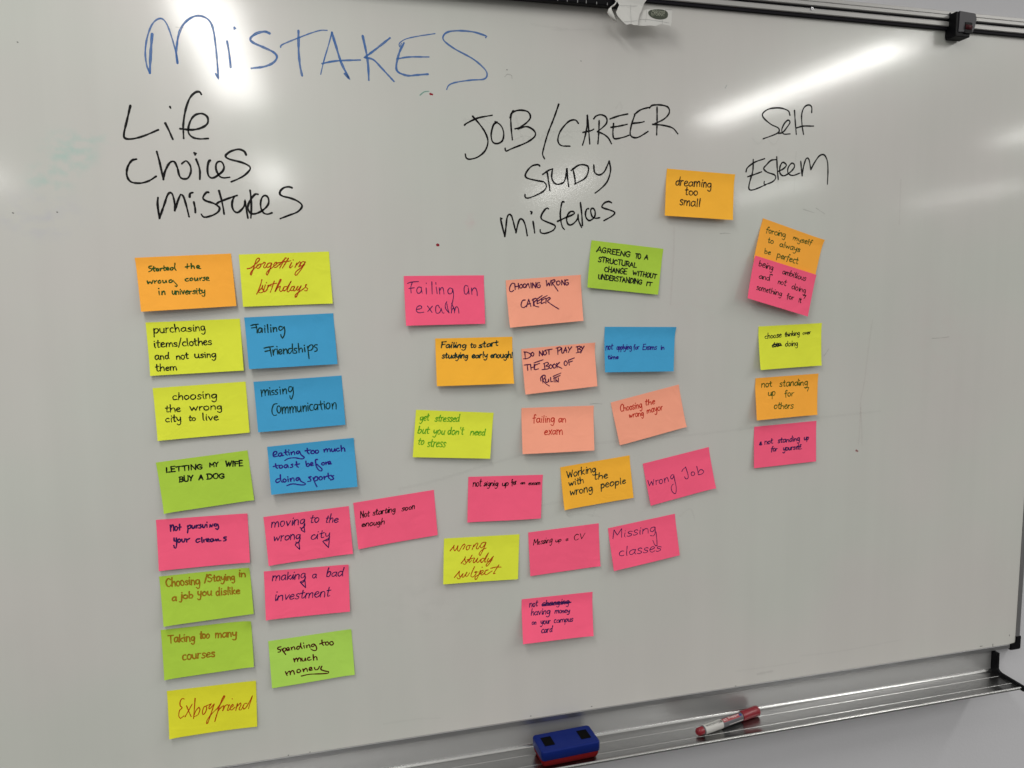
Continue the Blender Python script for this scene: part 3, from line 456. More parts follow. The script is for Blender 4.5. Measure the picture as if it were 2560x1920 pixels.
  [[(23.3,16.2),(20.3,15.4),(17.6,19.8),(17.3,26.1),(19.7,29.7),(16.0,33.9),(14.6,41.7),(16.8,46.5),(21.9,42.8)],[(23.2,44.9),(27.7,37.3),(34.1,26.2)],[(26.1,27.4),(29.1,37.5),(31.9,45.6)],[(38.7,17.2),(37.1,32.2),(35.1,49.3)],[(35.6,44.9),(39.0,37.3),(43.5,32.3),(44.7,36.5),(41.6,44.1),(36.5,46.3)],[(54.2,31.8),(50.5,33.4),(48.1,40.3),(48.6,45.2),(51.6,43.2),(54.4,36.3),(54.2,31.8),(58.5,30.5),(59.2,29.8)],[(61.0,29.2),(57.6,35.2),(58.2,37.7),(61.9,34.2),(65.7,29.9),(60.1,45.3),(55.2,59.2),(53.2,60.5),(54.7,54.2),(61.5,45.5),(69.0,38.5)],[(68.9,39.3),(76.5,28.2),(80.8,20.7),(80.0,18.7),(76.6,25.0),(71.0,40.4),(65.3,58.8)],[(65.0,58.7),(70.2,43.5),(76.2,36.3),(79.2,35.1),(77.2,42.9)],[(77.2,43.3),(80.6,36.1),(84.3,34.2),(85.7,35.7)],[(87.2,34.6),(84.0,42.3),(85.4,43.8),(89.2,39.0)],[(91.4,25.5),(91.7,26.0)],[(88.5,40.0),(92.5,37.3),(92.0,34.5),(89.3,37.4),(88.4,42.1),(90.5,43.7),(95.0,39.8)],[(96.0,45.4),(98.9,33.9),(98.0,39.4),(103.3,33.7),(103.9,37.0),(101.0,44.0),(103.7,45.2),(107.5,39.2)],[(112.8,35.8),(109.1,36.1),(106.7,41.5),(108.1,45.0),(111.9,41.5),(118.1,30.9),(121.2,24.4),(118.0,34.1),(114.7,44.8)]]),
 ("pink sticky note reading 'Failing an exam' in thin large handwriting", 'pink', [(122.4, 1642.7), (248.5, 1643.2), (248.2, 1566.9), (122.7, 1566.5)], [0.4, 0.4, 5.8, 9.2], 0, ('navy_ink', 1.5, 0.05, 0),
  [],
  [[(5.4,11.4),(10.9,9.5),(22.6,8.6)],[(13.2,9.2),(10.5,16.8),(10.4,26.0)],[(7.0,19.0),(15.9,18.1)],[(26.9,17.8),(22.2,17.2),(19.4,21.5),(20.3,26.1),(24.2,26.1),(26.7,21.9),(26.4,18.5),(27.6,26.5)],[(34.2,18.6),(34.3,27.8)],[(34.6,11.0),(34.7,11.9)],[(43.5,9.2),(43.3,27.9)],[(50.1,17.6),(51.2,27.7)],[(49.7,10.4),(49.9,13.4)],[(54.8,18.6),(55.3,28.1)],[(55.2,23.5),(57.9,18.9),(60.8,19.2),(62.0,28.2)],[(75.9,20.7),(71.9,19.1),(68.6,22.4),(68.8,26.8),(71.6,28.3),(74.9,26.1),(76.3,20.7),(77.1,30.0),(76.0,37.7),(74.2,43.9),(72.7,50.1),(73.5,54.8)],[(100.9,16.6),(96.9,15.5),(94.7,19.4),(94.9,27.1),(98.0,29.0),(101.4,24.1),(101.1,18.7),(102.1,28.8)],[(106.4,19.5),(106.9,29.6)],[(106.7,24.9),(109.7,20.3),(112.9,19.9),(115.2,25.1),(115.3,31.8)],[(17.6,51.4),(24.7,50.0),(25.6,46.9),(22.5,45.8),(18.5,48.3),(17.5,53.7),(21.3,56.5),(28.9,55.8)],[(35.1,46.3),(41.8,56.5)],[(43.0,46.7),(35.2,54.8)],[(54.0,49.7),(51.8,45.4),(48.2,48.1),(48.2,56.6),(52.1,57.8),(55.4,54.4),(56.4,49.8),(58.5,57.3),(60.9,57.6)],[(66.0,40.3),(63.3,45.2),(64.0,51.5),(68.9,57.8)],[(68.9,57.8),(66.8,50.0),(65.9,43.7)],[(77.1,50.9),(73.4,43.1)],[(72.4,57.9),(73.9,52.4),(77.2,50.2),(77.7,58.0)],[(77.8,54.8),(80.4,48.7),(83.6,50.3),(84.9,58.4)]]),
 ("salmon sticky note with plum capitals 'CHOOSING WRONG CAREER'", 'salmon', [(284.0, 1635.3), (410.6, 1643.4), (411.3, 1568.6), (287.0, 1560.0)], [0.4, 0.4, 9.2, 11.0], 0, ('plum_ink', 2.1, 0.12, 0),
  [],
  [[(13.9,6.2),(9.8,5.9),(6.0,11.9),(5.5,17.4),(8.7,18.9),(12.1,17.1)],[(14.6,7.0),(14.7,15.7)],[(20.5,6.6),(20.6,15.3)],[(14.6,11.4),(20.6,10.9)],[(25.3,8.5),(22.7,9.9),(22.7,13.6),(25.6,14.1),(27.6,10.8),(25.3,8.2)],[(31.1,7.8),(28.5,9.6),(28.7,13.1),(31.5,13.7),(33.5,10.2),(31.1,7.8)],[(32.7,13.8),(35.2,9.2),(37.0,7.8),(38.9,15.1)],[(41.5,7.3),(41.6,15.3)],[(43.9,15.4),(44.2,7.5)],[(44.2,7.5),(49.3,15.8)],[(49.3,15.8),(50.0,7.1)],[(56.3,8.0),(52.9,8.1),(51.3,12.0),(53.2,15.8),(56.6,14.8),(56.9,11.6),(54.0,11.7)],[(67.5,5.1),(68.1,14.0)],[(68.1,14.0),(71.1,9.4)],[(71.1,9.4),(72.8,14.0)],[(72.8,14.0),(75.1,5.7)],[(76.8,5.8),(76.6,13.8)],[(76.5,5.8),(81.2,5.0),(82.2,7.8),(78.2,10.2),(82.1,16.6),(86.4,23.7)],[(88.7,7.4),(85.2,8.4),(85.3,12.8),(88.3,13.8),(91.1,10.8),(88.7,7.1)],[(93.4,14.2),(93.6,6.5)],[(93.6,6.5),(98.6,14.9)],[(98.6,14.9),(99.1,6.2)],[(104.6,6.9),(100.8,7.0),(99.7,11.4),(101.7,15.1),(104.7,14.2),(104.9,11.4),(102.3,11.3)],[(29.9,33.9),(25.6,34.6),(22.7,39.5),(22.8,44.3),(26.4,45.9),(30.8,43.4)],[(31.1,45.0),(35.8,33.3)],[(35.8,33.3),(38.6,44.8)],[(32.6,41.1),(38.3,40.4)],[(43.4,33.1),(43.0,44.4)],[(41.6,34.9),(47.7,32.6),(48.8,35.4),(44.6,38.8),(45.0,44.5),(51.7,47.0)],[(50.1,33.9),(59.0,29.1)],[(50.3,37.7),(57.7,34.2)],[(50.1,34.4),(49.5,41.6),(55.6,39.7)],[(56.9,34.1),(67.4,29.8)],[(57.2,36.6),(64.6,33.9)],[(57.6,35.8),(56.3,42.2),(62.4,40.2)],[(65.4,34.8),(64.3,42.0)],[(65.4,34.8),(70.6,33.2),(72.2,35.3),(67.6,39.0),(75.7,46.2),(85.7,53.1)]]),
 ("amber sticky note reading 'Failing to start studying early enough!'", 'amber', [(168.7, 1545.3), (293.6, 1545.1), (292.4, 1470.4), (168.1, 1470.9)], [0.4, 0.4, 11.0, 9.2], 0, ('teal_ink', 2.3, 0.15, 1),
  [('Failing', 7.7, 15.0, 50.4, 16.1, 5.1), ('to', 56.2, 16.2, 66.4, 16.0, 4.8), ('start', 70.2, 16.6, 103.5, 13.7, 5.2), ('studying', 9.6, 31.6, 52.3, 32.5, 5.1), ('early', 58.6, 32.7, 84.5, 32.6, 4.8), ('enough!', 89.2, 33.2, 126.2, 34.1, 5.2)],
  []),
 ("salmon sticky note with plum capitals 'DO NOT PLAY BY THE BOOK OF RULES'", 'salmon', [(308.4, 1524.9), (434.2, 1532.1), (435.1, 1460.2), (311.8, 1451.5)], [0.4, 0.4, 11.0, 9.2], 3.5, ('plum_ink', 2.1, 0.12, 0),
  [],
  [[(5.6,6.3),(5.6,16.2)],[(4.0,5.3),(9.8,6.6),(15.3,10.5),(14.1,14.5),(8.0,16.9),(3.0,16.8)],[(18.9,7.5),(16.3,8.9),(16.5,12.7),(19.3,13.3),(20.7,10.1),(19.0,7.1)],[(29.9,14.3),(30.2,6.3)],[(30.2,6.3),(35.3,14.5)],[(35.3,14.5),(36.0,6.2)],[(40.2,6.5),(37.6,8.0),(37.5,12.5),(40.6,13.3),(42.5,10.1),(40.3,6.2)],[(40.3,5.6),(52.4,4.9)],[(46.7,5.4),(46.6,13.3)],[(62.0,3.8),(62.0,14.7)],[(59.4,3.9),(65.6,2.4),(68.0,4.6),(65.1,8.3),(62.5,9.2)],[(68.9,4.4),(69.1,12.8),(72.6,12.8)],[(71.7,13.1),(76.0,3.6)],[(76.0,3.6),(77.4,12.7)],[(72.9,9.5),(77.7,8.9)],[(80.3,4.0),(82.3,8.1)],[(86.5,3.9),(82.6,9.0),(80.5,13.0)],[(96.7,4.3),(97.2,14.5)],[(94.4,4.9),(100.7,4.1),(101.4,6.9),(97.7,8.6),(102.4,10.4),(101.8,13.7),(94.2,15.1)],[(103.3,4.8),(105.3,9.3)],[(108.1,4.7),(104.6,10.9),(101.9,16.1)],[(2.9,27.1),(13.9,27.0)],[(8.0,27.2),(8.0,36.4)],[(13.7,28.6),(13.9,36.2)],[(19.8,27.6),(19.1,35.9)],[(13.7,32.8),(19.4,32.0)],[(20.0,25.1),(35.6,21.5)],[(20.5,29.3),(29.2,26.8)],[(20.9,27.7),(19.9,36.0),(26.7,35.8)],[(37.3,28.4),(37.7,37.7)],[(35.9,28.3),(42.1,26.4),(44.4,29.1),(39.8,32.4),(44.9,34.2),(42.9,37.4),(32.5,37.7)],[(48.1,30.8),(45.5,32.3),(45.6,36.3),(48.6,37.1),(50.6,33.4),(48.1,30.5)],[(54.7,30.4),(52.0,31.9),(52.1,36.3),(55.1,36.9),(57.1,33.4),(54.7,30.1)],[(58.6,29.6),(58.5,37.3)],[(63.6,28.4),(58.8,33.6),(66.6,38.9)],[(74.5,26.9),(71.9,29.2),(71.9,33.8),(75.0,34.6),(77.1,30.6),(74.6,26.6)],[(79.4,27.4),(80.3,34.6)],[(79.2,26.5),(90.0,23.3)],[(79.6,30.0),(86.4,28.4)],[(31.7,48.1),(31.9,60.0)],[(28.8,56.3),(28.8,51.2),(33.5,47.5),(36.8,48.3),(35.6,52.8),(32.0,54.9),(36.6,61.4),(42.3,66.3)],[(36.9,53.8),(37.2,58.9),(40.2,59.6),(42.4,54.4),(42.3,59.1)],[(46.0,52.2),(45.7,59.8),(48.9,59.3)],[(50.5,50.9),(64.2,46.7)],[(51.1,54.4),(62.7,50.5)],[(52.1,52.8),(51.4,60.4)],[(54.9,54.8),(54.4,60.8)],[(54.7,56.5),(58.4,61.5),(59.4,54.4)]]),
 ("green sticky note with black capitals 'AGREENG TO A STRUCTURAL CHANGE WITHOUT UNDERSTANDING IT'", 'green', [(429.2, 1699.2), (556.9, 1686.0), (545.3, 1609.6), (418.7, 1622.6)], [0.4, 0.4, 5.8, 7.5], 0, ('black_ink', 2.25, 0.0, 0),
  [('AGREENG', 10.5, 17.7, 70.4, 19.9, 4.5), ('TO', 78.9, 20.4, 89.2, 20.3, 3.9), ('A', 95.5, 20.3, 101.9, 20.5, 3.9), ('STRUCTURAL', 14.6, 32.5, 83.0, 35.7, 4.4), ('CHANGE', 27.2, 47.3, 67.1, 47.9, 4.4), ('WITHOUT', 77.3, 47.7, 120.9, 49.7, 3.9), ('UNDERSTANDING', 17.9, 60.4, 96.4, 61.9, 4.2), ('IT', 103.5, 63.0, 114.7, 62.9, 3.6)],
  []),
 ("blue sticky note reading 'not applying for Exams in time'", 'blue', [(452.4, 1557.7), (581.0, 1554.6), (571.7, 1480.2), (447.4, 1483.0)], [0.4, 0.4, 12.8, 12.8], 3, ('violet_ink', 1.9, 0.12, 1),
  [('not', 1.9, 38.5, 14.7, 37.9, 6.0), ('applying', 21.4, 38.3, 48.8, 37.6, 5.0), ('for', 52.0, 38.1, 62.4, 37.7, 4.4), ('Exams', 67.9, 38.9, 94.1, 38.4, 4.8), ('in', 101.5, 38.8, 108.3, 38.5, 4.3), ('time', 5.5, 54.2, 24.7, 53.9, 4.2)],
  []),
 ("yellow-green sticky note with green pen 'get stressed but you don't need to stress'", 'lime', [(135.5, 1433.9), (260.7, 1423.0), (251.9, 1349.5), (127.6, 1359.5)], [0.4, 0.4, 9.2, 5.8], 0, ('leaf_ink', 1.9, 0.15, 0),
  [('get', 6.8, 16.9, 21.9, 16.4, 6.7), ('stressed', 31.2, 17.2, 71.1, 17.6, 6.8), ('but', 5.0, 37.3, 23.9, 37.3, 6.8), ('you', 29.9, 37.9, 48.6, 38.2, 6.8), ("don't", 53.4, 38.0, 79.7, 37.7, 6.5), ('need', 90.4, 37.8, 115.7, 37.9, 5.9), ('to', 6.2, 55.4, 15.9, 55.7, 6.1), ('stress', 22.0, 58.8, 51.2, 58.9, 7.4)],
  []),
 ("salmon sticky note reading 'failing an exam' in red pen", 'salmon', [(307.5, 1428.4), (432.7, 1426.6), (429.0, 1353.0), (305.6, 1354.0)], [0.4, 0.4, 12.8, 11.0], 0, ('red_ink', 1.9, 0.05, 0),
  [('failing', 19.1, 24.5, 57.4, 25.5, 7.0), ('an', 64.1, 25.8, 77.7, 26.3, 7.0), ('exam', 38.1, 46.0, 71.5, 46.6, 7.3)],
  []),
 ("tilted salmon sticky note reading 'Choosing the wrong mayor' in red pen", 'salmon', [(463.0, 1430.3), (588.0, 1455.8), (600.5, 1382.2), (477.2, 1357.4)], [0.4, 0.4, 5.8, 5.8], 0, ('red_ink', 1.8, 0.1, 0),
  [('Choosing', 13.4, 19.7, 54.1, 22.7, 6.5), ('the', 59.3, 20.3, 77.7, 22.2, 5.8), ('wrong', 26.4, 34.4, 53.6, 36.8, 5.9), ('mayor', 59.6, 35.1, 89.7, 36.0, 5.9)],
  []),
 ("pink sticky note reading 'not signig up for an exam'", 'pink', [(217.2, 1320.3), (342.8, 1314.9), (337.0, 1242.5), (213.2, 1246.0)], [0.4, 0.4, 5.8, 4.0], 0, ('black_ink', 1.8, 0.15, 1),
  [('not', 7.6, 16.3, 22.0, 16.0, 7.0), ('signig', 25.9, 16.4, 50.6, 16.6, 5.0), ('up', 56.9, 16.8, 68.2, 16.7, 5.1), ('for', 73.4, 16.8, 82.3, 14.6, 5.5), ('an', 88.9, 15.1, 96.6, 15.1, 2.7), ('exam', 102.4, 17.0, 123.3, 17.1, 3.8)],
  []),
 ("tilted amber sticky note reading 'Working with the wrong people'", 'amber', [(373.2, 1325.5), (497.5, 1337.7), (502.8, 1264.3), (377.4, 1253.8)], [0.4, 0.4, 5.8, 7.5], 0, ('teal_ink', 2.2, 0.12, 0),
  [('Working', 10.0, 20.9, 63.6, 18.3, 7.0), ('with', 11.7, 35.7, 39.8, 34.1, 6.7), ('the', 57.8, 31.6, 83.9, 33.0, 6.7), ('wrong', 12.4, 52.9, 54.6, 50.7, 7.4), ('people', 68.9, 49.5, 115.6, 47.6, 6.7)],
  []),
 ("tilted pink sticky note reading 'Wrong Job' in thin pen", 'pink', [(521.9, 1321.4), (647.0, 1342.9), (658.5, 1269.7), (535.1, 1247.6)], [0.4, 0.4, 5.8, 5.8], 0, ('navy_ink', 1.55, 0, 0),
  [],
  [[(3.7,31.0),(4.5,41.1),(10.2,34.4),(11.3,41.9),(14.8,31.9)],[(18.1,34.6),(17.6,41.7)],[(18.1,37.3),(20.3,35.1),(23.3,35.3)],[(28.9,35.5),(25.4,35.9),(23.7,39.6),(26.0,42.6),(29.7,41.1),(30.0,36.7),(27.5,35.1)],[(34.2,35.0),(34.0,42.8)],[(34.4,38.7),(38.1,34.7),(40.4,35.6),(41.1,42.2)],[(53.1,33.7),(50.1,32.2),(46.8,34.5),(46.5,38.0),(49.3,39.3),(52.9,34.7),(53.0,44.3),(53.1,57.1),(50.5,65.7),(47.5,65.8),(44.5,61.4),(43.7,55.6),(45.4,51.5),(48.8,49.0)],[(69.1,30.9),(71.2,28.3),(77.7,24.8)],[(77.3,24.7),(78.6,32.3),(79.4,41.7),(77.7,45.8),(73.8,45.4),(72.2,41.4)],[(89.6,36.8),(86.8,37.1),(85.4,41.0),(87.9,43.4),(91.8,42.0),(91.8,38.3),(89.2,36.4)],[(98.5,28.9),(99.0,37.3),(98.7,44.2)],[(98.9,41.0),(103.4,36.6),(107.8,37.6),(109.7,41.8),(105.6,44.5),(99.6,44.5)]]),
 ("tilted pink sticky note reading 'Not starting soon enough'", 'pink', [(33.5, 1292.0), (160.5, 1303.1), (164.4, 1229.3), (38.6, 1218.3)], [0.4, 0.4, 4.0, 4.0], 0, ('black_ink', 1.7, 0.2, 1),
  [('Not', 7.8, 26.1, 22.6, 25.8, 5.8), ('starting', 27.7, 25.5, 63.4, 25.7, 5.2), ('soon', 72.9, 26.3, 94.1, 26.0, 4.9), ('enough', 8.6, 41.1, 44.9, 42.3, 4.9)],
  []),
 ("yellow-green sticky note with red cursive 'wrong study subject'", 'lime', [(175.0, 1221.4), (301.5, 1216.9), (296.5, 1141.9), (170.7, 1147.6)], [0.4, 0.4, 5.8, 7.5], 0, ('rust_ink', 1.7, 0, 0),
  [],
  [[(10.4,21.2),(15.2,15.7),(17.1,12.0),(16.6,18.3),(18.4,22.0),(21.9,17.0),(23.5,12.9),(22.8,20.3),(25.4,23.0),(29.4,15.7),(31.8,12.6)],[(31.8,13.4),(33.8,11.0),(35.2,13.6),(32.0,20.0)],[(42.7,14.0),(39.4,14.3),(37.3,18.7),(39.0,21.6),(42.3,19.0),(43.2,14.9),(45.2,14.2)],[(47.1,21.4),(49.9,13.6),(49.5,16.9),(54.4,10.9),(56.6,12.4),(54.1,18.9),(56.8,20.7),(60.1,15.9)],[(69.0,10.1),(63.6,11.4),(60.7,16.8),(63.0,19.4),(66.8,16.3),(70.4,10.7),(66.4,21.3),(60.8,32.6),(59.1,29.2),(63.1,23.6),(70.6,20.2)],[(29.2,43.2),(34.9,36.0),(35.9,31.9),(35.4,37.7),(37.5,42.9),(35.1,45.2),(32.5,43.9)],[(37.5,42.9),(43.3,36.5),(47.3,30.5)],[(47.3,30.5),(42.5,39.8),(43.4,42.9),(46.7,39.3)],[(39.1,38.0),(51.1,35.4)],[(51.7,36.2),(49.3,41.1),(51.3,43.4),(55.1,38.9),(57.2,35.7),(55.2,41.5),(57.7,43.3),(61.8,38.5)],[(67.7,37.2),(64.0,37.5),(61.9,41.4),(63.7,44.2),(67.5,40.6),(72.6,31.7),(75.1,28.1),(70.3,38.2),(68.7,43.5),(71.3,43.3)],[(75.3,37.7),(73.2,41.4),(75.0,43.2),(79.6,38.8),(83.7,34.3),(78.1,44.6),(73.2,50.5),(71.4,49.2),(73.9,45.1),(81.4,40.6)],[(18.3,65.9),(24.5,58.7),(26.9,55.2),(26.2,61.4),(28.1,67.3),(24.7,68.5),(22.7,66.1)],[(28.0,66.5),(32.9,60.1),(31.4,65.1),(33.4,66.4),(37.6,61.3),(39.6,58.0),(37.2,63.8),(39.8,65.6),(43.8,60.0)],[(52.0,50.1),(48.0,58.6),(46.2,65.5),(49.9,67.1),(54.0,63.2),(55.1,58.2),(51.8,59.7),(58.2,59.3)],[(62.3,57.0),(59.1,64.4),(55.9,70.9),(53.4,71.6),(53.6,67.4),(60.0,63.6)],[(64.7,51.6),(65.1,52.1)],[(60.0,63.6),(65.8,60.6),(66.9,57.3),(64.0,57.6),(62.5,62.1),(65.1,64.8),(70.1,60.9)],[(75.0,57.0),(70.8,58.1),(69.3,62.5),(71.9,64.9),(76.9,62.2),(81.9,59.1)],[(93.2,49.7),(87.8,57.8),(84.1,64.0),(87.1,63.7)],[(79.2,54.7),(88.5,53.1),(97.1,53.7)]]),
 ("pink sticky note reading 'Messing up a CV' in small black handwriting", 'pink', [(316.5, 1218.5), (441.4, 1223.4), (442.9, 1148.9), (318.1, 1144.5)], [0.4, 0.4, 4.0, 4.0], 0, ('black_ink', 1.5, 0.2, 1),
  [('Messing', 7.8, 23.3, 41.7, 22.6, 5.6), ('up', 47.1, 23.1, 58.5, 22.8, 3.8), ('a', 66.0, 23.1, 70.2, 23.1, 3.2), ('CV', 80.1, 24.5, 100.1, 23.2, 6.0)],
  []),
 ("tilted pink sticky note reading 'Missing classes' in thin pen", 'pink', [(458.4, 1213.1), (583.3, 1228.0), (591.1, 1153.8), (465.6, 1139.6)], [0.4, 0.4, 5.8, 9.2], 0, ('navy_ink', 1.5, 0.12, 0),
  [('Missing', 5.4, 20.5, 88.1, 24.8, 8.1), ('classes', 12.7, 52.0, 92.1, 60.1, 8.5)],
  [[(87.5,25.0),(87.1,39.4),(86.1,50.0),(82.2,47.4),(79.5,38.7)]]),
 ('pink sticky note about having money on your campus card, one word crossed out', 'pink', [(303.9, 1104.2), (430.0, 1103.1), (427.4, 1029.2), (301.0, 1032.9)], [0.4, 0.4, 11.0, 16.2], 0, ('navy_ink', 1.8, 0.15, 1),
  [('not', 13.2, 16.0, 28.3, 15.1, 6.4), ('changing', 35.7, 15.5, 84.7, 17.5, 5.4), ('having', 15.8, 29.5, 50.1, 30.5, 5.8), ('money', 57.8, 30.9, 85.3, 31.8, 4.4), ('on', 16.5, 45.2, 24.2, 45.7, 4.4), ('your', 31.9, 46.0, 49.7, 46.5, 5.4), ('campus', 56.0, 46.6, 90.3, 47.8, 4.8), ('card', 32.7, 61.0, 52.4, 61.2, 5.5)],
  [[(35.1,14.1),(60.4,13.8),(88.4,14.5)],[(37.2,13.1),(60.5,12.8),(85.7,13.3)],[(36.3,15.9),(64.0,16.2),(87.4,15.2)]]),
 ("tilted orange sticky note reading 'forcing myself to always be perfect'", 'orange', [(744.0, 1739.0), (866.8, 1702.8), (844.6, 1630.6), (721.4, 1665.4)], [0.4, 0.4, 6, 9], 2.5, ('olive_ink', 1.8, 0.05, 1),
  [('forcing', 11.3, 21.4, 52.0, 18.8, 6.0), ('myself', 66.3, 17.5, 105.4, 17.1, 5.2), ('to', 20.0, 37.4, 31.0, 36.3, 5.1), ('always', 44.1, 36.8, 85.8, 34.4, 5.6), ('be', 18.1, 57.2, 30.5, 56.2, 5.5), ('perfect', 43.2, 56.6, 87.7, 56.7, 6.3)],
  []),
 ("tilted pink sticky note 'being ambitious and not doing something for it', overlapping an orange one", 'pink', [(723.9, 1674.6), (847.0, 1641.3), (828.8, 1568.3), (704.1, 1601.8)], [11, 9.5, 14, 20], 0, ('black_ink', 1.7, 0.05, 1),
  [('being', 10.6, 15.2, 39.9, 15.4, 6.0), ('ambitious', 59.2, 16.5, 108.0, 16.3, 5.6), ('and', 15.3, 36.1, 37.8, 35.1, 5.2), ('not', 53.9, 35.8, 71.5, 35.4, 5.6), ('doing', 82.8, 37.1, 113.0, 37.3, 5.6), ('something', 13.8, 57.1, 66.6, 54.5, 5.7), ('for', 77.0, 56.2, 91.4, 55.5, 4.9), ('it', 101.6, 56.1, 108.0, 55.9, 4.9)],
  [[(35.6,24.1),(40.5,22.8),(40.3,24.6)],[(109.0,42.4),(114.9,40.8),(111.8,47.1)]]),
 ("yellow-green sticky note reading 'choose thinking over doing' with a scribbled-out word", 'lime', [(740.1, 1552.2), (868.2, 1555.8), (864.5, 1479.8), (738.3, 1476.4)], [0.4, 0.4, 7.5, 11.0], 0, ('black_ink', 1.7, 0.1, 1),
  [('choose', 12.4, 22.0, 46.0, 21.1, 4.8), ('thinking', 52.4, 20.9, 82.8, 18.7, 4.5), ('over', 88.6, 19.0, 105.0, 18.4, 3.5), ('doing', 52.7, 37.8, 78.7, 37.5, 5.3)],
  [[(26.5,37.0),(29.6,32.5),(32.1,29.6),(29.6,35.1),(33.5,37.4),(36.7,30.2),(34.0,35.3),(38.6,37.0),(40.7,30.8),(38.0,35.5),(42.6,36.2),(43.7,32.4),(45.7,36.0)],[(26.1,34.9),(33.6,33.6),(44.7,34.5)],[(27.5,38.1),(35.6,35.4),(45.7,36.0)],[(27.6,33.2),(37.7,32.0),(43.7,32.0)]]),
 ("orange sticky note reading 'not standing up for others'", 'orange', [(736.5, 1461.0), (864.7, 1464.7), (857.8, 1390.7), (731.8, 1387.7)], [0.4, 0.4, 9.2, 14.5], 0, ('olive_ink', 1.9, 0.05, 1),
  [('not', 11.9, 17.5, 33.9, 17.3, 6.7), ('standing', 48.0, 18.3, 106.9, 20.0, 6.8), ('up', 25.0, 33.9, 40.6, 34.2, 6.8), ('for', 59.0, 38.3, 78.2, 37.5, 6.2), ('others', 36.3, 58.0, 76.9, 59.9, 6.7)],
  [[(102.3,23.8),(108.5,24.3),(106.2,30.8)]]),
 ("pink sticky note reading 'not standing up for yourself.'", 'pink', [(736.1, 1374.0), (863.3, 1378.1), (862.3, 1303.7), (734.2, 1299.9)], [0.4, 0.4, 4.0, 5.8], 0, ('navy_ink', 2.1, 0.08, 0),
  [('not', 20.9, 33.9, 38.0, 33.7, 5.5), ('standing', 47.8, 34.1, 93.4, 33.7, 5.2), ('up', 101.7, 33.6, 111.7, 33.2, 5.2), ('for', 33.7, 48.4, 46.3, 48.7, 4.8), ('yourself.', 58.1, 49.5, 97.8, 49.6, 5.0)],
  [[(10.8,34.3),(12.2,30.7),(14.2,28.3),(14.8,31.9),(15.8,34.4),(12.8,34.8),(13.4,30.8)]]),
 ("amber sticky note reading 'dreaming too small' between two headings", 'amber', [(562.2, 1817.2), (688.5, 1811.4), (678.0, 1733.5), (553.9, 1739.3)], [0.4, 0.4, 12.8, 11.0], 0, ('black_ink', 2.2, 0.05, 0),
  [('dreaming', 17.2, 25.6, 85.0, 25.0, 7.9), ('too', 35.2, 39.9, 59.7, 39.8, 7.1), ('small', 26.2, 56.7, 63.8, 57.9, 7.7)],
  []),
]
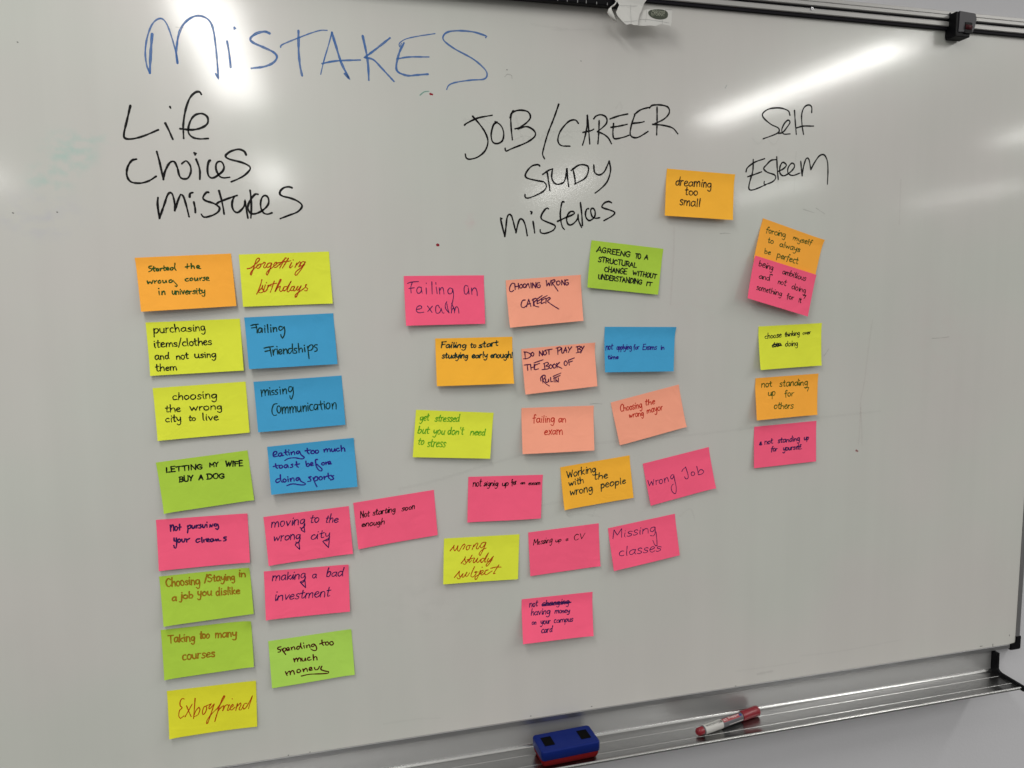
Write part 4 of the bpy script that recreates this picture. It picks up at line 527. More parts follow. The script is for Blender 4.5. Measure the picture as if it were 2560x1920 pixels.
HEADINGS = [
 ('MISTAKES', 'blue', [3.6, 2.2, 2.8, 3.0, 2.8, 3.2, 3.2, 1.9, 1.9, 3.3, 2.6, 3.2, 2.8, 1.6, 3.0, 2.3, 2.4],
  [[(-213.6,1975.1),(-216.0,1957.7),(-218.0,1940.8),(-219.8,1923.1)],[(-219.8,1923.1),(-223.1,1933.2),(-223.9,1950.0),(-220.4,1969.4),(-213.6,1986.5),(-206.2,1994.7),(-199.2,1996.0),(-193.4,1988.1),(-188.0,1969.2),(-184.8,1952.6),(-183.3,1938.2)],[(-183.3,1938.2),(-183.8,1955.1),(-179.4,1977.1),(-171.6,1992.1),(-160.5,2001.3),(-149.8,2003.9),(-139.4,1999.3),(-134.1,1987.6),(-131.8,1963.4),(-131.0,1941.4),(-130.5,1919.8),(-133.7,1927.0)],[(-116.4,1972.3),(-115.1,1962.1),(-114.0,1949.9),(-113.5,1937.1)],[(-105.8,1991.7),(-104.4,1990.5),(-105.9,1989.7)],[(-58.2,1987.0),(-65.0,1989.0),(-76.2,1985.7),(-84.7,1978.5),(-81.7,1973.0),(-66.1,1966.7),(-54.0,1961.3),(-49.8,1955.3),(-54.6,1947.5),(-67.3,1941.0),(-85.2,1937.4)],[(-18.4,1993.6),(-19.3,1966.1),(-18.4,1946.0),(-16.0,1931.5)],[(-44.2,1968.9),(-42.3,1972.5),(-25.7,1980.6),(-2.6,1991.0),(12.8,1996.4),(21.8,1997.1)],[(28.6,1994.5),(22.1,1973.9),(15.7,1954.5),(10.3,1935.1)],[(28.6,1994.5),(32.6,1979.7),(40.6,1952.3),(51.5,1930.4),(44.7,1937.7)],[(13.0,1950.0),(23.9,1953.2),(39.5,1956.0),(67.7,1958.6)],[(72.5,1993.1),(76.5,1972.5),(79.0,1952.1),(79.3,1931.0)],[(112.4,1992.9),(95.2,1978.9),(81.7,1968.2),(73.6,1962.5),(86.7,1960.3),(99.5,1948.2),(116.3,1931.1)],[(179.9,2003.9),(154.7,1998.5),(135.7,1993.0),(126.1,1986.1),(126.2,1980.4),(129.0,1986.3)],[(132.8,1987.1),(125.7,1973.2),(120.6,1954.7),(122.9,1945.0),(136.8,1940.6),(150.5,1942.2),(167.7,1944.5)],[(122.7,1963.9),(140.3,1967.6),(169.7,1969.6)],[(257.9,2003.7),(259.7,2006.0),(240.5,2010.4),(218.2,2010.9),(201.5,2008.4),(193.1,2002.5),(193.4,1994.7),(209.3,1984.0),(237.0,1971.3),(255.1,1957.8),(259.2,1948.6),(253.4,1942.1),(233.5,1939.6),(211.0,1935.2),(199.7,1930.5),(195.9,1924.2)]]),
 ('Life', 'black', 2.8,
  [[(-247.2,1878.1),(-252.5,1859.2),(-257.9,1839.6),(-256.4,1833.5),(-247.3,1833.2),(-233.1,1837.6),(-213.5,1846.8)],[(-204.1,1856.5),(-200.0,1846.9),(-195.5,1834.7)],[(-196.6,1878.9),(-196.0,1877.5)],[(-154.5,1897.8),(-156.7,1901.1),(-162.7,1899.8),(-170.3,1891.3),(-176.6,1875.0),(-180.6,1855.1),(-181.2,1836.5)],[(-185.2,1849.5),(-169.1,1848.7),(-155.8,1852.5),(-148.2,1859.0),(-148.5,1867.7),(-155.9,1871.6),(-165.6,1868.1),(-172.2,1857.9),(-174.5,1845.5),(-169.7,1838.7),(-160.2,1836.6),(-148.7,1837.6)]]),
 ('Choices', 'black', 2.8,
  [[(-244.4,1805.8),(-250.3,1803.7),(-256.2,1794.4),(-257.8,1783.3),(-253.3,1774.8),(-241.8,1773.1),(-230.0,1776.6),(-220.2,1783.1)],[(-217.4,1817.1),(-214.4,1801.9),(-211.1,1778.9)],[(-211.1,1778.9),(-208.5,1789.6),(-201.4,1802.3),(-195.4,1803.7),(-191.7,1795.1),(-189.9,1785.2),(-186.1,1780.8),(-178.9,1781.7),(-174.3,1790.6),(-174.8,1799.4),(-179.9,1805.5),(-185.6,1801.5)],[(-166.4,1808.4),(-163.7,1799.9),(-162.3,1791.6),(-163.0,1780.7)],[(-168.5,1817.0),(-166.2,1816.3),(-167.5,1814.4)],[(-147.7,1807.5),(-150.1,1804.8),(-152.0,1795.7),(-151.4,1786.7),(-148.0,1783.0),(-143.6,1783.5),(-136.8,1788.2),(-131.4,1793.3),(-129.6,1798.7),(-131.5,1804.7),(-135.1,1806.4),(-138.8,1804.4),(-140.6,1799.1),(-139.8,1792.3),(-136.2,1785.6),(-131.2,1783.4),(-123.0,1784.4)],[(-98.7,1816.4),(-100.5,1820.9),(-105.6,1823.7),(-111.5,1823.7),(-120.5,1820.2),(-126.6,1815.0),(-125.3,1811.7),(-119.6,1809.2),(-107.9,1806.6),(-99.2,1803.4),(-94.2,1799.7),(-95.1,1795.1),(-102.2,1788.0),(-111.4,1782.4),(-120.8,1778.2)]]),
 ('mistakes left', 'black', 2.8,
  [[(-219.6,1753.7),(-220.7,1744.4),(-219.5,1724.9)],[(-219.5,1724.9),(-211.9,1744.6),(-206.4,1758.5),(-201.5,1760.4),(-198.6,1749.9),(-198.7,1736.0)],[(-198.7,1736.0),(-193.8,1750.0),(-189.7,1758.9),(-186.3,1756.4),(-183.4,1745.1),(-180.3,1728.0)],[(-172.8,1748.6),(-171.6,1740.3),(-171.5,1733.9)],[(-178.0,1755.3),(-177.0,1760.4),(-173.5,1761.7)],[(-152.3,1762.7),(-154.9,1762.7),(-159.2,1757.6),(-160.1,1753.8),(-156.3,1750.5),(-146.3,1747.2),(-140.6,1743.5),(-138.6,1740.5),(-141.1,1735.1),(-148.6,1730.4),(-158.3,1727.5),(-161.9,1728.6),(-163.5,1731.3)],[(-138.2,1765.3),(-135.7,1753.6),(-133.8,1741.4),(-133.0,1732.5)],[(-142.7,1745.8),(-140.3,1748.5),(-131.3,1752.5),(-120.8,1756.6),(-114.0,1759.0)],[(-117.8,1757.8),(-120.7,1750.8),(-121.5,1743.1),(-118.9,1736.6),(-114.5,1734.8),(-109.1,1738.7),(-104.7,1745.0),(-103.6,1752.7),(-102.3,1740.4),(-100.7,1727.2)],[(-95.8,1766.7),(-95.1,1757.5),(-95.2,1742.0),(-96.6,1727.7)],[(-85.2,1761.2),(-88.6,1761.5),(-93.3,1756.8),(-98.2,1748.9),(-100.1,1741.2),(-97.4,1735.0),(-92.2,1733.2),(-83.8,1736.0),(-74.4,1743.2),(-70.7,1750.2),(-71.5,1757.2),(-75.1,1759.8),(-79.0,1757.8),(-82.0,1750.0),(-81.7,1740.7),(-78.6,1734.9),(-73.4,1733.1),(-66.9,1735.1)],[(-37.0,1771.6),(-41.2,1773.0),(-48.1,1771.7),(-53.6,1766.9),(-54.6,1762.2),(-50.2,1759.2),(-41.1,1757.1),(-31.3,1753.4),(-24.6,1748.0),(-24.8,1743.3),(-31.2,1736.9),(-43.0,1732.0),(-55.4,1727.1)]]),
 ('JOB', 'black', 2.6,
  [[(222.2,1872.2),(226.5,1875.6),(243.7,1883.9),(266.1,1889.0)],[(235.2,1886.2),(245.0,1875.9),(254.7,1862.7),(258.8,1849.2),(254.2,1835.4),(242.6,1825.4),(229.6,1821.4),(224.0,1823.4),(222.7,1828.8)],[(273.7,1879.3),(267.9,1874.2),(264.2,1860.4),(266.0,1849.5),(273.2,1846.5),(282.0,1851.5),(284.2,1863.9),(279.4,1874.7),(270.8,1879.7)],[(300.1,1897.5),(296.2,1889.1),(296.3,1872.7),(298.0,1853.5)],[(294.7,1886.8),(298.6,1894.7),(310.3,1898.8),(323.5,1897.2),(327.9,1889.2),(321.9,1880.7),(310.0,1872.7),(302.7,1870.2)],[(307.1,1870.4),(321.8,1874.3),(333.6,1868.7),(335.0,1860.5),(321.5,1850.3),(297.9,1840.3),(287.6,1835.8),(286.2,1839.9)]]),
 ('slash', 'black', 2.6,
  [[(374.8,1911.3),(366.6,1889.6),(355.9,1864.1),(348.2,1838.8),(347.5,1831.8),(350.4,1826.3)]]),
 ('CAREER', 'black', 2.6,
  [[(407.4,1883.1),(402.8,1887.9),(393.7,1886.7),(384.6,1879.3),(376.0,1867.7),(372.9,1855.1),(378.3,1847.7),(392.9,1847.1)],[(422.7,1896.4),(421.7,1878.1),(418.0,1861.0),(414.3,1849.6)],[(422.7,1896.4),(424.2,1881.0),(425.7,1864.2),(426.6,1852.1)],[(415.0,1869.4),(428.8,1872.8),(433.4,1875.2)],[(433.5,1891.3),(437.2,1895.7),(445.8,1898.3),(454.5,1895.0),(455.8,1886.6),(448.9,1878.7),(439.6,1871.8)],[(442.7,1888.9),(442.1,1870.5),(440.5,1852.6)],[(439.6,1871.8),(450.5,1868.0),(458.3,1862.6),(463.9,1853.8)],[(461.4,1892.5),(477.0,1898.1),(492.1,1901.6)],[(467.6,1885.7),(466.4,1871.5),(467.7,1863.0),(472.4,1861.8),(486.5,1865.2),(494.4,1868.4)],[(462.9,1879.3),(477.0,1881.9),(491.2,1885.4)],[(503.8,1901.6),(514.8,1909.3),(530.7,1914.3)],[(504.7,1901.6),(498.5,1884.3),(496.6,1869.9),(502.4,1865.0),(511.9,1866.2),(527.8,1875.5)],[(499.7,1887.2),(515.0,1889.3),(520.7,1891.0)],[(530.1,1912.9),(535.5,1917.4),(550.0,1918.7),(562.9,1915.9),(565.6,1907.4),(556.7,1896.9),(537.4,1887.4)],[(543.6,1915.0),(543.8,1892.0),(543.3,1870.9)],[(535.8,1887.3),(553.5,1886.7),(571.4,1883.1),(581.3,1874.2)]]),
 ('STUDY', 'black', 2.6,
  [[(342.5,1814.8),(339.0,1816.7),(328.5,1813.6),(319.5,1803.0),(320.3,1796.0),(335.7,1792.2),(349.2,1789.8),(353.1,1782.8),(346.1,1774.2),(326.5,1765.3),(318.2,1765.1),(317.6,1769.9)],[(354.5,1806.8),(356.8,1791.4),(359.0,1776.8)],[(347.2,1801.8),(356.9,1808.3),(363.5,1810.7)],[(363.5,1810.7),(362.2,1797.2),(367.3,1788.3),(376.4,1787.7),(384.1,1793.5),(387.2,1812.0)],[(388.1,1812.0),(388.7,1797.9),(390.7,1783.8)],[(397.9,1811.8),(400.9,1798.2),(401.8,1788.3)],[(394.8,1809.4),(408.7,1818.3),(422.5,1817.3),(424.0,1808.8),(417.8,1797.3),(400.9,1788.3)],[(433.4,1819.1),(434.9,1807.7),(442.7,1803.7),(452.0,1809.7),(459.9,1826.2)],[(459.9,1826.2),(462.4,1811.4),(456.8,1794.0),(445.8,1782.2),(435.8,1774.8)]]),
 ('mistakes middle', 'black', 2.7,
  [[(279.2,1731.8),(276.9,1732.9),(278.6,1724.6),(283.5,1704.0)],[(283.5,1704.0),(285.5,1716.6),(287.7,1732.8),(291.1,1738.5),(294.8,1736.5),(298.0,1726.7),(302.0,1710.0)],[(302.0,1710.0),(305.0,1722.3),(307.5,1729.5),(310.4,1731.8),(314.2,1729.6),(317.9,1720.6),(320.6,1705.7)],[(330.4,1728.0),(331.8,1719.0),(332.9,1710.3)],[(326.8,1743.5),(328.9,1742.7),(327.5,1739.9)],[(356.2,1748.4),(354.2,1749.5),(349.9,1746.5),(344.5,1738.2),(344.4,1732.3),(351.6,1728.3),(361.3,1724.8),(367.6,1721.2),(364.2,1714.7),(353.4,1710.1),(345.7,1709.5),(342.3,1711.8),(342.3,1715.0)],[(382.5,1759.4),(380.1,1760.2),(378.1,1755.2),(376.1,1741.4),(377.0,1729.6),(379.4,1720.4),(382.6,1716.3)],[(371.1,1728.6),(384.8,1734.7),(396.7,1739.5),(400.4,1742.3),(398.7,1744.6),(393.7,1744.5),(388.8,1739.8),(386.8,1732.4),(388.7,1725.1),(393.6,1723.3),(399.6,1726.6),(405.5,1733.6),(406.5,1741.0),(407.5,1730.0),(412.2,1719.9)],[(410.4,1759.0),(412.5,1742.0),(413.9,1722.7)],[(424.4,1749.6),(421.4,1749.1),(418.9,1742.1),(420.4,1734.8),(425.4,1730.7),(431.4,1733.5),(435.4,1738.7),(435.4,1746.1),(431.9,1750.5),(428.4,1748.7),(428.4,1743.2),(430.9,1736.8),(436.4,1734.5),(443.4,1735.6)],[(464.1,1760.0),(459.5,1761.8),(452.5,1759.8),(447.4,1754.2),(449.5,1751.4),(460.5,1748.4),(468.1,1745.7),(469.7,1742.9),(464.6,1738.2),(451.0,1731.0)]]),
 ('Self', 'black', 2.6,
  [[(791.8,1913.7),(788.0,1921.0),(772.0,1924.8),(751.1,1922.2),(739.1,1914.2),(741.1,1906.8),(755.3,1897.0),(769.5,1891.6),(771.4,1885.7),(762.8,1880.2),(741.0,1872.4)],[(769.8,1882.6),(778.5,1884.5),(787.1,1893.9),(792.2,1901.7),(788.5,1905.4),(781.6,1899.7),(776.6,1888.9),(780.4,1882.1),(792.8,1882.6)],[(800.4,1922.2),(802.9,1900.6),(805.3,1882.6)],[(834.5,1920.2),(834.1,1929.3),(828.6,1932.7),(819.8,1928.6),(814.9,1916.3),(816.2,1898.2),(819.6,1883.1)],[(804.9,1893.1),(819.1,1896.8),(838.9,1897.7)]]),
 ('Esteem', 'black', 2.6,
  [[(709.4,1816.3),(712.0,1823.3),(725.6,1832.8),(744.6,1839.4)],[(722.7,1837.2),(722.5,1819.1),(718.7,1805.4),(715.5,1793.2),(717.0,1786.6),(726.8,1787.4),(747.6,1795.5)],[(713.0,1808.3),(726.1,1812.6),(739.3,1817.2)],[(767.5,1838.7),(757.0,1836.8),(748.4,1829.0),(743.3,1822.7),(750.5,1816.9),(764.8,1812.7),(766.7,1806.7),(759.8,1800.4),(745.8,1796.1),(745.0,1800.9)],[(768.1,1843.2),(769.7,1823.5),(772.1,1805.3)],[(772.4,1819.1),(782.2,1823.9),(787.3,1830.2),(780.1,1834.5),(775.0,1826.7),(775.3,1816.1),(782.5,1811.7),(793.1,1816.6),(801.8,1824.5),(803.4,1830.7),(797.9,1833.6),(791.0,1825.7),(791.3,1816.5),(800.4,1812.8),(814.6,1817.2)],[(815.7,1837.2),(817.2,1825.0),(819.1,1812.7)],[(819.1,1812.7),(821.4,1828.2),(826.4,1842.1),(831.9,1840.8),(836.1,1824.0)],[(836.1,1824.0),(844.6,1838.1),(853.4,1848.3),(862.5,1849.5),(869.1,1838.9),(870.9,1820.4),(870.6,1800.2)]]),
]
MARKS = [
 ('teal arc', 'teal', 1.5, 0.5, [[(154.8,1913.1),(161.0,1918.1),(168.4,1919.7)]]),
 ('red dot', 'red', 3.5, 0.9, [[(170.7,1915.7),(173.1,1915.3)]]),
 ('red dot', 'red', 3.6, 0.85, [[(175.5,1690.4),(177.4,1689.8)]]),
 ('red dot', 'red', 2.8, 0.6, [[(950.8,1317.7),(954.4,1315.9)]]),
 ('grey speck', 'black', 1.2, 0.8, [[(290.6,1958.6),(291.3,1958.1)],[(-380.0,1953.0),(-379.1,1952.5)],[(-348.9,1731.7),(-348.0,1731.2)],[(-402.8,1729.8),(-401.4,1729.3)],[(411.8,1979.4),(412.5,1978.9)],[(709.2,891.1),(710.8,890.9)],[(316.8,894.4),(318.3,894.2)],[(427.4,894.8),(428.9,894.5)],[(-82.1,891.6),(-80.9,891.4)],[(-49.0,891.3),(-47.8,891.1)],[(1263.0,894.5),(1268.9,894.5)],[(1294.9,895.4),(1295.2,890.2)],[(1335.3,909.8),(1336.5,907.1)],[(214.6,1629.8),(215.8,1629.8)]]),
 ('faint line', 'grey', 6, 0.05, [[(106.8,1308.8),(158.0,1316.6),(236.7,1334.7),(307.5,1350.7)],[(440.4,1362.0),(516.8,1364.4),(637.7,1367.2),(732.0,1372.0)],[(732.0,1373.4),(829.5,1381.3),(1000.0,1389.0)],[(341.7,1262.9),(386.7,1268.2),(444.0,1279.0)]]),
 ('faint scratch', 'grey', 1.6, 0.3, [[(426.2,1429.4),(436.9,1429.6),(447.6,1428.4)],[(662.1,1712.1),(671.2,1712.8),(681.9,1712.3)],[(1109.0,1522.1),(1127.2,1522.4),(1147.2,1524.2)],[(875.3,1496.1),(884.9,1508.8)],[(849.1,1758.2),(867.4,1748.2)],[(823.4,1755.7),(845.4,1749.9)],[(287.3,1947.7),(291.2,1951.5),(297.6,1950.7),(298.8,1946.0)],[(-182.5,1986.4),(-173.2,1986.0)]]),
 ('faint pink streak', 'pinkish', 4, 0.07, [[(975.3,1559.1),(968.6,1500.6),(962.6,1441.6),(957.0,1412.0),(957.3,1367.1),(955.5,1329.5)],[(957.7,1397.0),(961.1,1359.3),(963.4,1327.5)],[(576.3,1720.5),(576.1,1674.1),(571.1,1593.7)],[(1024.0,1811.1),(1024.2,1775.6),(1024.7,1732.7)]]),
 ('teal smudge', 'teal', 2, 0.4, [[(667.2,1952.0),(670.1,1956.7)]]),
 ('erased writing', 'grey', 3.5, 0.05, [[(304.5,1889.7),(310.6,1865.7),(317.0,1852.5)],[(300.7,1853.1),(317.1,1859.9),(330.1,1857.3)],[(340.1,1866.9),(343.2,1853.6),(349.9,1862.4),(357.8,1854.1),(366.5,1868.0)],[(376.4,1859.2),(389.9,1864.1),(396.6,1860.0)],[(221.7,1879.9),(246.9,1884.0),(265.7,1874.7)],[(719.5,1872.8),(731.3,1863.4),(746.4,1873.9),(762.2,1863.2),(773.5,1878.3)],[(770.3,1854.8),(772.2,1790.9)],[(805.8,1852.7),(804.0,1784.8)],[(471.7,1910.0),(478.6,1919.7),(482.1,1910.5),(475.2,1900.8)],[(353.3,1867.5),(430.5,1871.9)],[(593.5,1222.9),(612.7,1234.3),(623.1,1213.1)],[(386.5,1240.6),(415.1,1241.6),(444.0,1234.3)],[(444.0,1260.2),(451.2,1266.6),(440.3,1255.6),(429.5,1236.9)]]),
 ('grey scuff', 'grey', 6, 0.12, [[(756.1,907.7),(768.6,908.3),(785.5,909.0)]]),
 ('faint smear', 'grey', 4, 0.05, [[(710.2,919.7),(760.0,918.9),(845.0,918.9)],[(844.6,930.8),(932.1,928.5),(1068.3,933.3)],[(69.3,919.7),(121.4,919.7),(161.1,915.5)],[(332.0,2029.2),(351.4,2027.1),(390.7,2026.4)],[(364.4,2022.7),(430.8,2028.1)]]),
]
PAPER_LEFT = [(460.4, 2066.7), (511.2, 2070.9), (509.7, 2067.5), (506.7, 2063.5), (504.0, 2059.0), (502.5, 2053.5), (500.7, 2049.0), (498.0, 2044.5), (497.1, 2040.7), (495.6, 2036.2), (494.4, 2028.0), (488.3, 2027.2), (484.7, 2027.6), (483.1, 2028.4), (479.2, 2027.4), (473.7, 2026.1), (470.7, 2027.9), (465.9, 2032.9), (462.2, 2036.9), (459.5, 2041.0), (458.1, 2044.9), (461.6, 2048.1), (464.0, 2052.6), (463.7, 2056.3), (461.6, 2059.9), (459.5, 2062.4)]
PAPER_RIGHT = [(494.3, 2037.5), (497.9, 2042.2), (501.6, 2048.4), (503.4, 2052.9), (511.9, 2055.1), (524.9, 2056.7), (542.2, 2057.8), (556.1, 2058.1), (555.1, 2049.8), (554.4, 2042.1), (554.6, 2039.7), (553.4, 2037.1), (552.5, 2031.3), (550.0, 2032.6), (545.6, 2033.3), (540.0, 2033.9), (535.3, 2034.1), (531.3, 2032.7), (526.3, 2030.3), (522.0, 2030.8), (515.8, 2030.7), (506.6, 2029.7), (494.3, 2029.1)]
PAPER_STRIP = [[(456.0, 2064.5), (457.8, 2060.9), (455.4, 2056.5), (451.2, 2052.7), (447.6, 2050.3), (443.5, 2045.9), (441.7, 2041.0), (443.8, 2037.4), (447.7, 2034.0), (452.1, 2031.1), (455.4, 2030.7), (458.4, 2031.6), (461.1, 2033.7)], [(458.5, 2063.2), (457.9, 2057.8), (455.6, 2053.9), (452.0, 2051.3), (447.5, 2048.8), (449.0, 2044.9), (450.8, 2041.9), (452.9, 2037.8), (454.4, 2034.2), (456.2, 2031.9), (457.7, 2031.2), (458.6, 2031.3), (459.8, 2033.0)]]
OVAL = [(514.3, 2050.3), (515.2, 2052.6), (517.9, 2054.4), (523.5, 2055.8), (530.9, 2056.5), (538.3, 2056.6), (543.9, 2055.5), (547.2, 2053.2), (548.1, 2049.7), (547.2, 2046.3), (544.7, 2043.7), (540.3, 2041.9), (533.5, 2040.9), (527.3, 2041.1), (521.7, 2042.5), (517.4, 2044.9), (514.9, 2047.7)]
PAPER_LINES = [[(481.9, 2058.1), (482.2, 2028.0)], [(464.7, 2055.5), (474.0, 2055.7), (486.1, 2056.5), (503.1, 2059.2)], [(470.5, 2030.2), (477.7, 2031.2), (486.2, 2033.1), (492.9, 2034.7)]]
PAPER_LINES_RIGHT = [[(511.9, 2053.8), (511.2, 2044.7), (509.7, 2035.7)], [(500.2, 2039.0), (512.5, 2039.6), (528.6, 2038.4), (549.8, 2036.7)], [(537.4, 2041.1), (537.5, 2034.1)], [(542.1, 2057.1), (555.8, 2057.8)]]
OVAL_TEXT = [(520.2, 2050.9), (541.9, 2051.0), (519.3, 2046.2), (541.4, 2045.8)]
# end of tables

# ------------------------------------------------------------------ wall and board
XL = -1.65
wall = from_bm('wall', boxbm(-3.2, 3.4, .018, .12, 0.0, 2.75), M['wall']); tag(wall, kind='structure')

board = empty('whiteboard', (0, 0, 0))
tag(board, 'large white enamel whiteboard with blue and black handwritten headings', 'whiteboard')
from_bm('writing_surface', boxbm(XL + .009, 1.3515, 0, .012, .8898, 2.0800), M['board'], board)
ZB = .8898
extrude_x('frame_bottom', [(-.0018, ZB - .0008), (-.0018, ZB - .0080), (-.0008, ZB - .0092), (.012, ZB - .0092), (.012, ZB - .0002), (-.0006, ZB - .0002)], XL, 1.3365, M['alu_frame'], board)
fr = bmesh.new()
bm = boxbm(1.3520, 1.3612, -.0018, .0125, ZB + .0140, 2.0800, .0008, 1)
from_bm('frame_side', bm, M['alu_frame'], board)
bm = boxbm(XL, XL + .0088, -.0018, .0125, ZB + .0140, 2.0800, .0008, 1)
from_bm('frame_side', bm, M['alu_frame'], board)
fr.free()
# black rounded corner cap: an L with a fillet inside
def corner_cap(sx_):
    X0, Z0 = 1.3633, ZB - .0124
    pts = [(0, 0)]
    outer = [(-.0255, .0), (-.0255, .0125), (-.0185, .0135)]
    inner = [(-.0150 + .004 * math.cos(t) - .0005, .0175 - .004 * math.sin(t)) for t in (math.radians(90), math.radians(60), math.radians(30), 0)]
    up = [(-.0115, .0275), (-.0005, .0275), (0, .026)]
    rnd = [(-.004 + .004 * math.cos(t), .004 - .004 * math.sin(t)) for t in (0, math.radians(30), math.radians(60), math.radians(90))]
    poly = [(-.0245, .0)] + outer[1:] + inner + up + rnd
    n = len(poly); v = [(X0 + x, -.0032, Z0 + z) for x, z in poly] + [(X0 + x, .014, Z0 + z) for x, z in poly]
    f = [tuple(range(n)), tuple(range(2 * n - 1, n - 1, -1))] + [(i, n + i, n + (i + 1) % n, (i + 1) % n) for i in range(n)]
    o = obj('corner_cap', v, f, M['black'], board)
    bm = bmesh.new(); bm.from_mesh(o.data); bmesh.ops.recalc_face_normals(bm, faces=bm.faces)
    bmesh.ops.bevel(bm, geom=[e for e in bm.edges if all(abs(vv.co.y + .0032) < 1e-5 for vv in e.verts)], offset=.0008, segments=2, affect='EDGES')
    bm.to_mesh(o.data); bm.free()
corner_cap(1)

# ------------------------------------------------------------------ headings and old marks
NICE = {'MISTAKES': 'large blue word MISTAKES', 'Life': 'black word Life', 'Choices': 'black word Choices', 'mistakes left': 'black word mistakes at the left',
        'JOB': 'black word JOB', 'slash': 'black slash', 'CAREER': 'black word CAREER', 'STUDY': 'black word STUDY',
        'mistakes middle': 'black word mistakes in the middle', 'Self': 'black word Self', 'Esteem': 'black word Esteem'}
for nm, colr, wd, strokes in HEADINGS:
    rb = Ribbons()
    for i, s in enumerate(strokes):
        w_ = wd[i] if isinstance(wd, (list, tuple)) else wd
        rb.add(s, w_, 2.0, layer=i / max(1, len(strokes)), vary=.14)
    o = rb.build('heading_word', board_surf, HEAD_INK[colr], board, .10, .12)
    o['label'] = NICE[nm]
cache = {}
for i, (nm, colr, wd, al, strokes) in enumerate(MARKS):
    key = (colr, al)
    if key not in cache: cache[key] = ink_material('wiped_' + nm.replace(' ', '_'), MARKC[colr], al, .5, streaky=.6 if al < .5 else .1)
    for k, s in enumerate(strokes):
        rb = Ribbons(); rb.add(s, wd, 3.0 if wd > 3 else 1.0, layer=k / len(strokes), vary=.2)
        o = rb.build('ink_mark', board_surf, cache[key], board, .03, .05)
        o['label'] = nm + ' on the board'

# ------------------------------------------------------------------ sticky notes
NU, NV = 26, 18
def note_height(lifts, curl):
    tl, tr, br, bl = lifts
    kx, kp, bow = random.uniform(.2, .7), random.uniform(0, 6), random.uniform(-1.2, 1.6)
    c_bl, c_br = random.choice((0, 0, 1.6, 2.6)), random.choice((0, 0, 1.4, 2.2))
    def h(u, v):
        top = tl + (tr - tl) * u; bot = bl + (br - bl) * u
        t = max(0.0, v - .10)
        s = t * t / .36 if t < .18 else .09 + (t - .18)          # glued strip, a bend below it, then nearly straight
        s = s / (.09 + .72)
        wav = kx * math.sin(3.1 * u + kp) * v + .18 * math.sin(7 * u + kp * 2) * v + bow * 4 * u * (1 - u) * v * v
        X, Y = u * 127, v * 76
        wav += c_bl * math.exp(-math.hypot(X, 76 - Y) / 9) + c_br * math.exp(-math.hypot(127 - X, 76 - Y) / 9)
        wav += curl * math.exp(-math.hypot((127 - X) * .8, Y) / 8)
        return max(.35, top + (bot - top) * s + wav + .35)
    return h

def make_note(label, color, corners, lifts, curl, ink, words, traced, idx):
    tl, tr, br, bl = [Vector((c[0], c[1])) for c in corners]
    h = note_height(lifts, curl)
    ox, oz = tl.x, tl.y
    def P(u, v):
        p = (tl * (1 - u) + tr * u) * (1 - v) + (bl * (1 - u) + br * u) * v
        return p, h(u, v)
    def surf(U, V, off):
        u, v = U / 127, V / 76
        p, hh = P(u, v)
        return ((p.x - ox) / 1000, -(hh + off) / 1000, (p.y - oz) / 1000)
    root = empty('sticky_note', (ox / 1000, 0, oz / 1000))
    tag(root, label, 'sticky note', 'sticky notes stuck on the whiteboard')
    vs, fs = [], []
    for layer in (0, -.16):
        for j in range(NV + 1):
            for i in range(NU + 1): vs.append(surf(127 * i / NU, 76 * j / NV, layer))
    N1 = (NU + 1) * (NV + 1)
    for j in range(NV):
        for i in range(NU):
            q = j * (NU + 1) + i
            fs.append((q, q + NU + 1, q + NU + 2, q + 1)); fs.append((N1 + q, N1 + q + 1, N1 + q + NU + 2, N1 + q + NU + 1))
    rim = [i for i in range(NU + 1)] + [(j + 1) * (NU + 1) - 1 for j in range(1, NV + 1)] + [NV * (NU + 1) + i for i in range(NU - 1, -1, -1)] + [j * (NU + 1) for j in range(NV - 1, 0, -1)]
    for k in range(len(rim)):
        r0, r1 = rim[k], rim[(k + 1) % len(rim)]
        fs.append((r0, r1, N1 + r1, N1 + r0))
    sheet = obj('paper_sheet', vs, fs, PM[color], root, smooth=False)
    sheet.data.polygons.foreach_set('use_smooth', [True] * len(sheet.data.polygons)); sheet.data.set_sharp_from_angle(angle=math.radians(40))
    rb = Ribbons()
    iname, iw, isl, joined = ink
    for w in words: write(rb, *w, width=iw * .86, slant=isl, joined=joined)
    for s in traced: rb.add(s, iw * .86, .7)
    rb.build('handwriting', surf, IM[iname], root, .14, .10)
    return root
for i, (label, color, corners, lifts, curl, ink, words, traced) in enumerate(NOTES):
    make_note(label, color, corners, lifts, curl, ink, words, traced, i)

# ------------------------------------------------------------------ pen tray under the board
tray = empty('pen_tray', (0, 0, .84)); tag(tray, 'long aluminium pen tray under the whiteboard with a black end cap', 'pen tray')
ZF = 1.6 - .7642          # tray floor
def zt(z): return z - .84
YP = .0045                # back plate
prof = [(YP, ZB - .0094)]
R = .0085
prof.append((YP, ZF + R))
for k in range(1, 8):
    t = math.pi / 2 * k / 8; prof.append((YP - R + R * math.cos(t), ZF + R - R * math.sin(t)))
prof.append((YP - R, ZF))
def ridge(y): return [(y + .0007, ZF), (y + .0003, ZF + .0004), (y - .0003, ZF + .0004), (y - .0007, ZF)]
prof += ridge(-.0180) + ridge(-.0470)
prof.append((-.0615, ZF))
for k in range(0, 11):    # rounded front lip
    t = math.pi * .5 - math.pi * k / 10; prof.append((-.0645 - .0030 * math.cos(t) * 1.0, ZF - .0012 + .0030 * math.sin(t)))
prof += [(-.0600, ZF - .0048), (YP - R, ZF - .0022)]
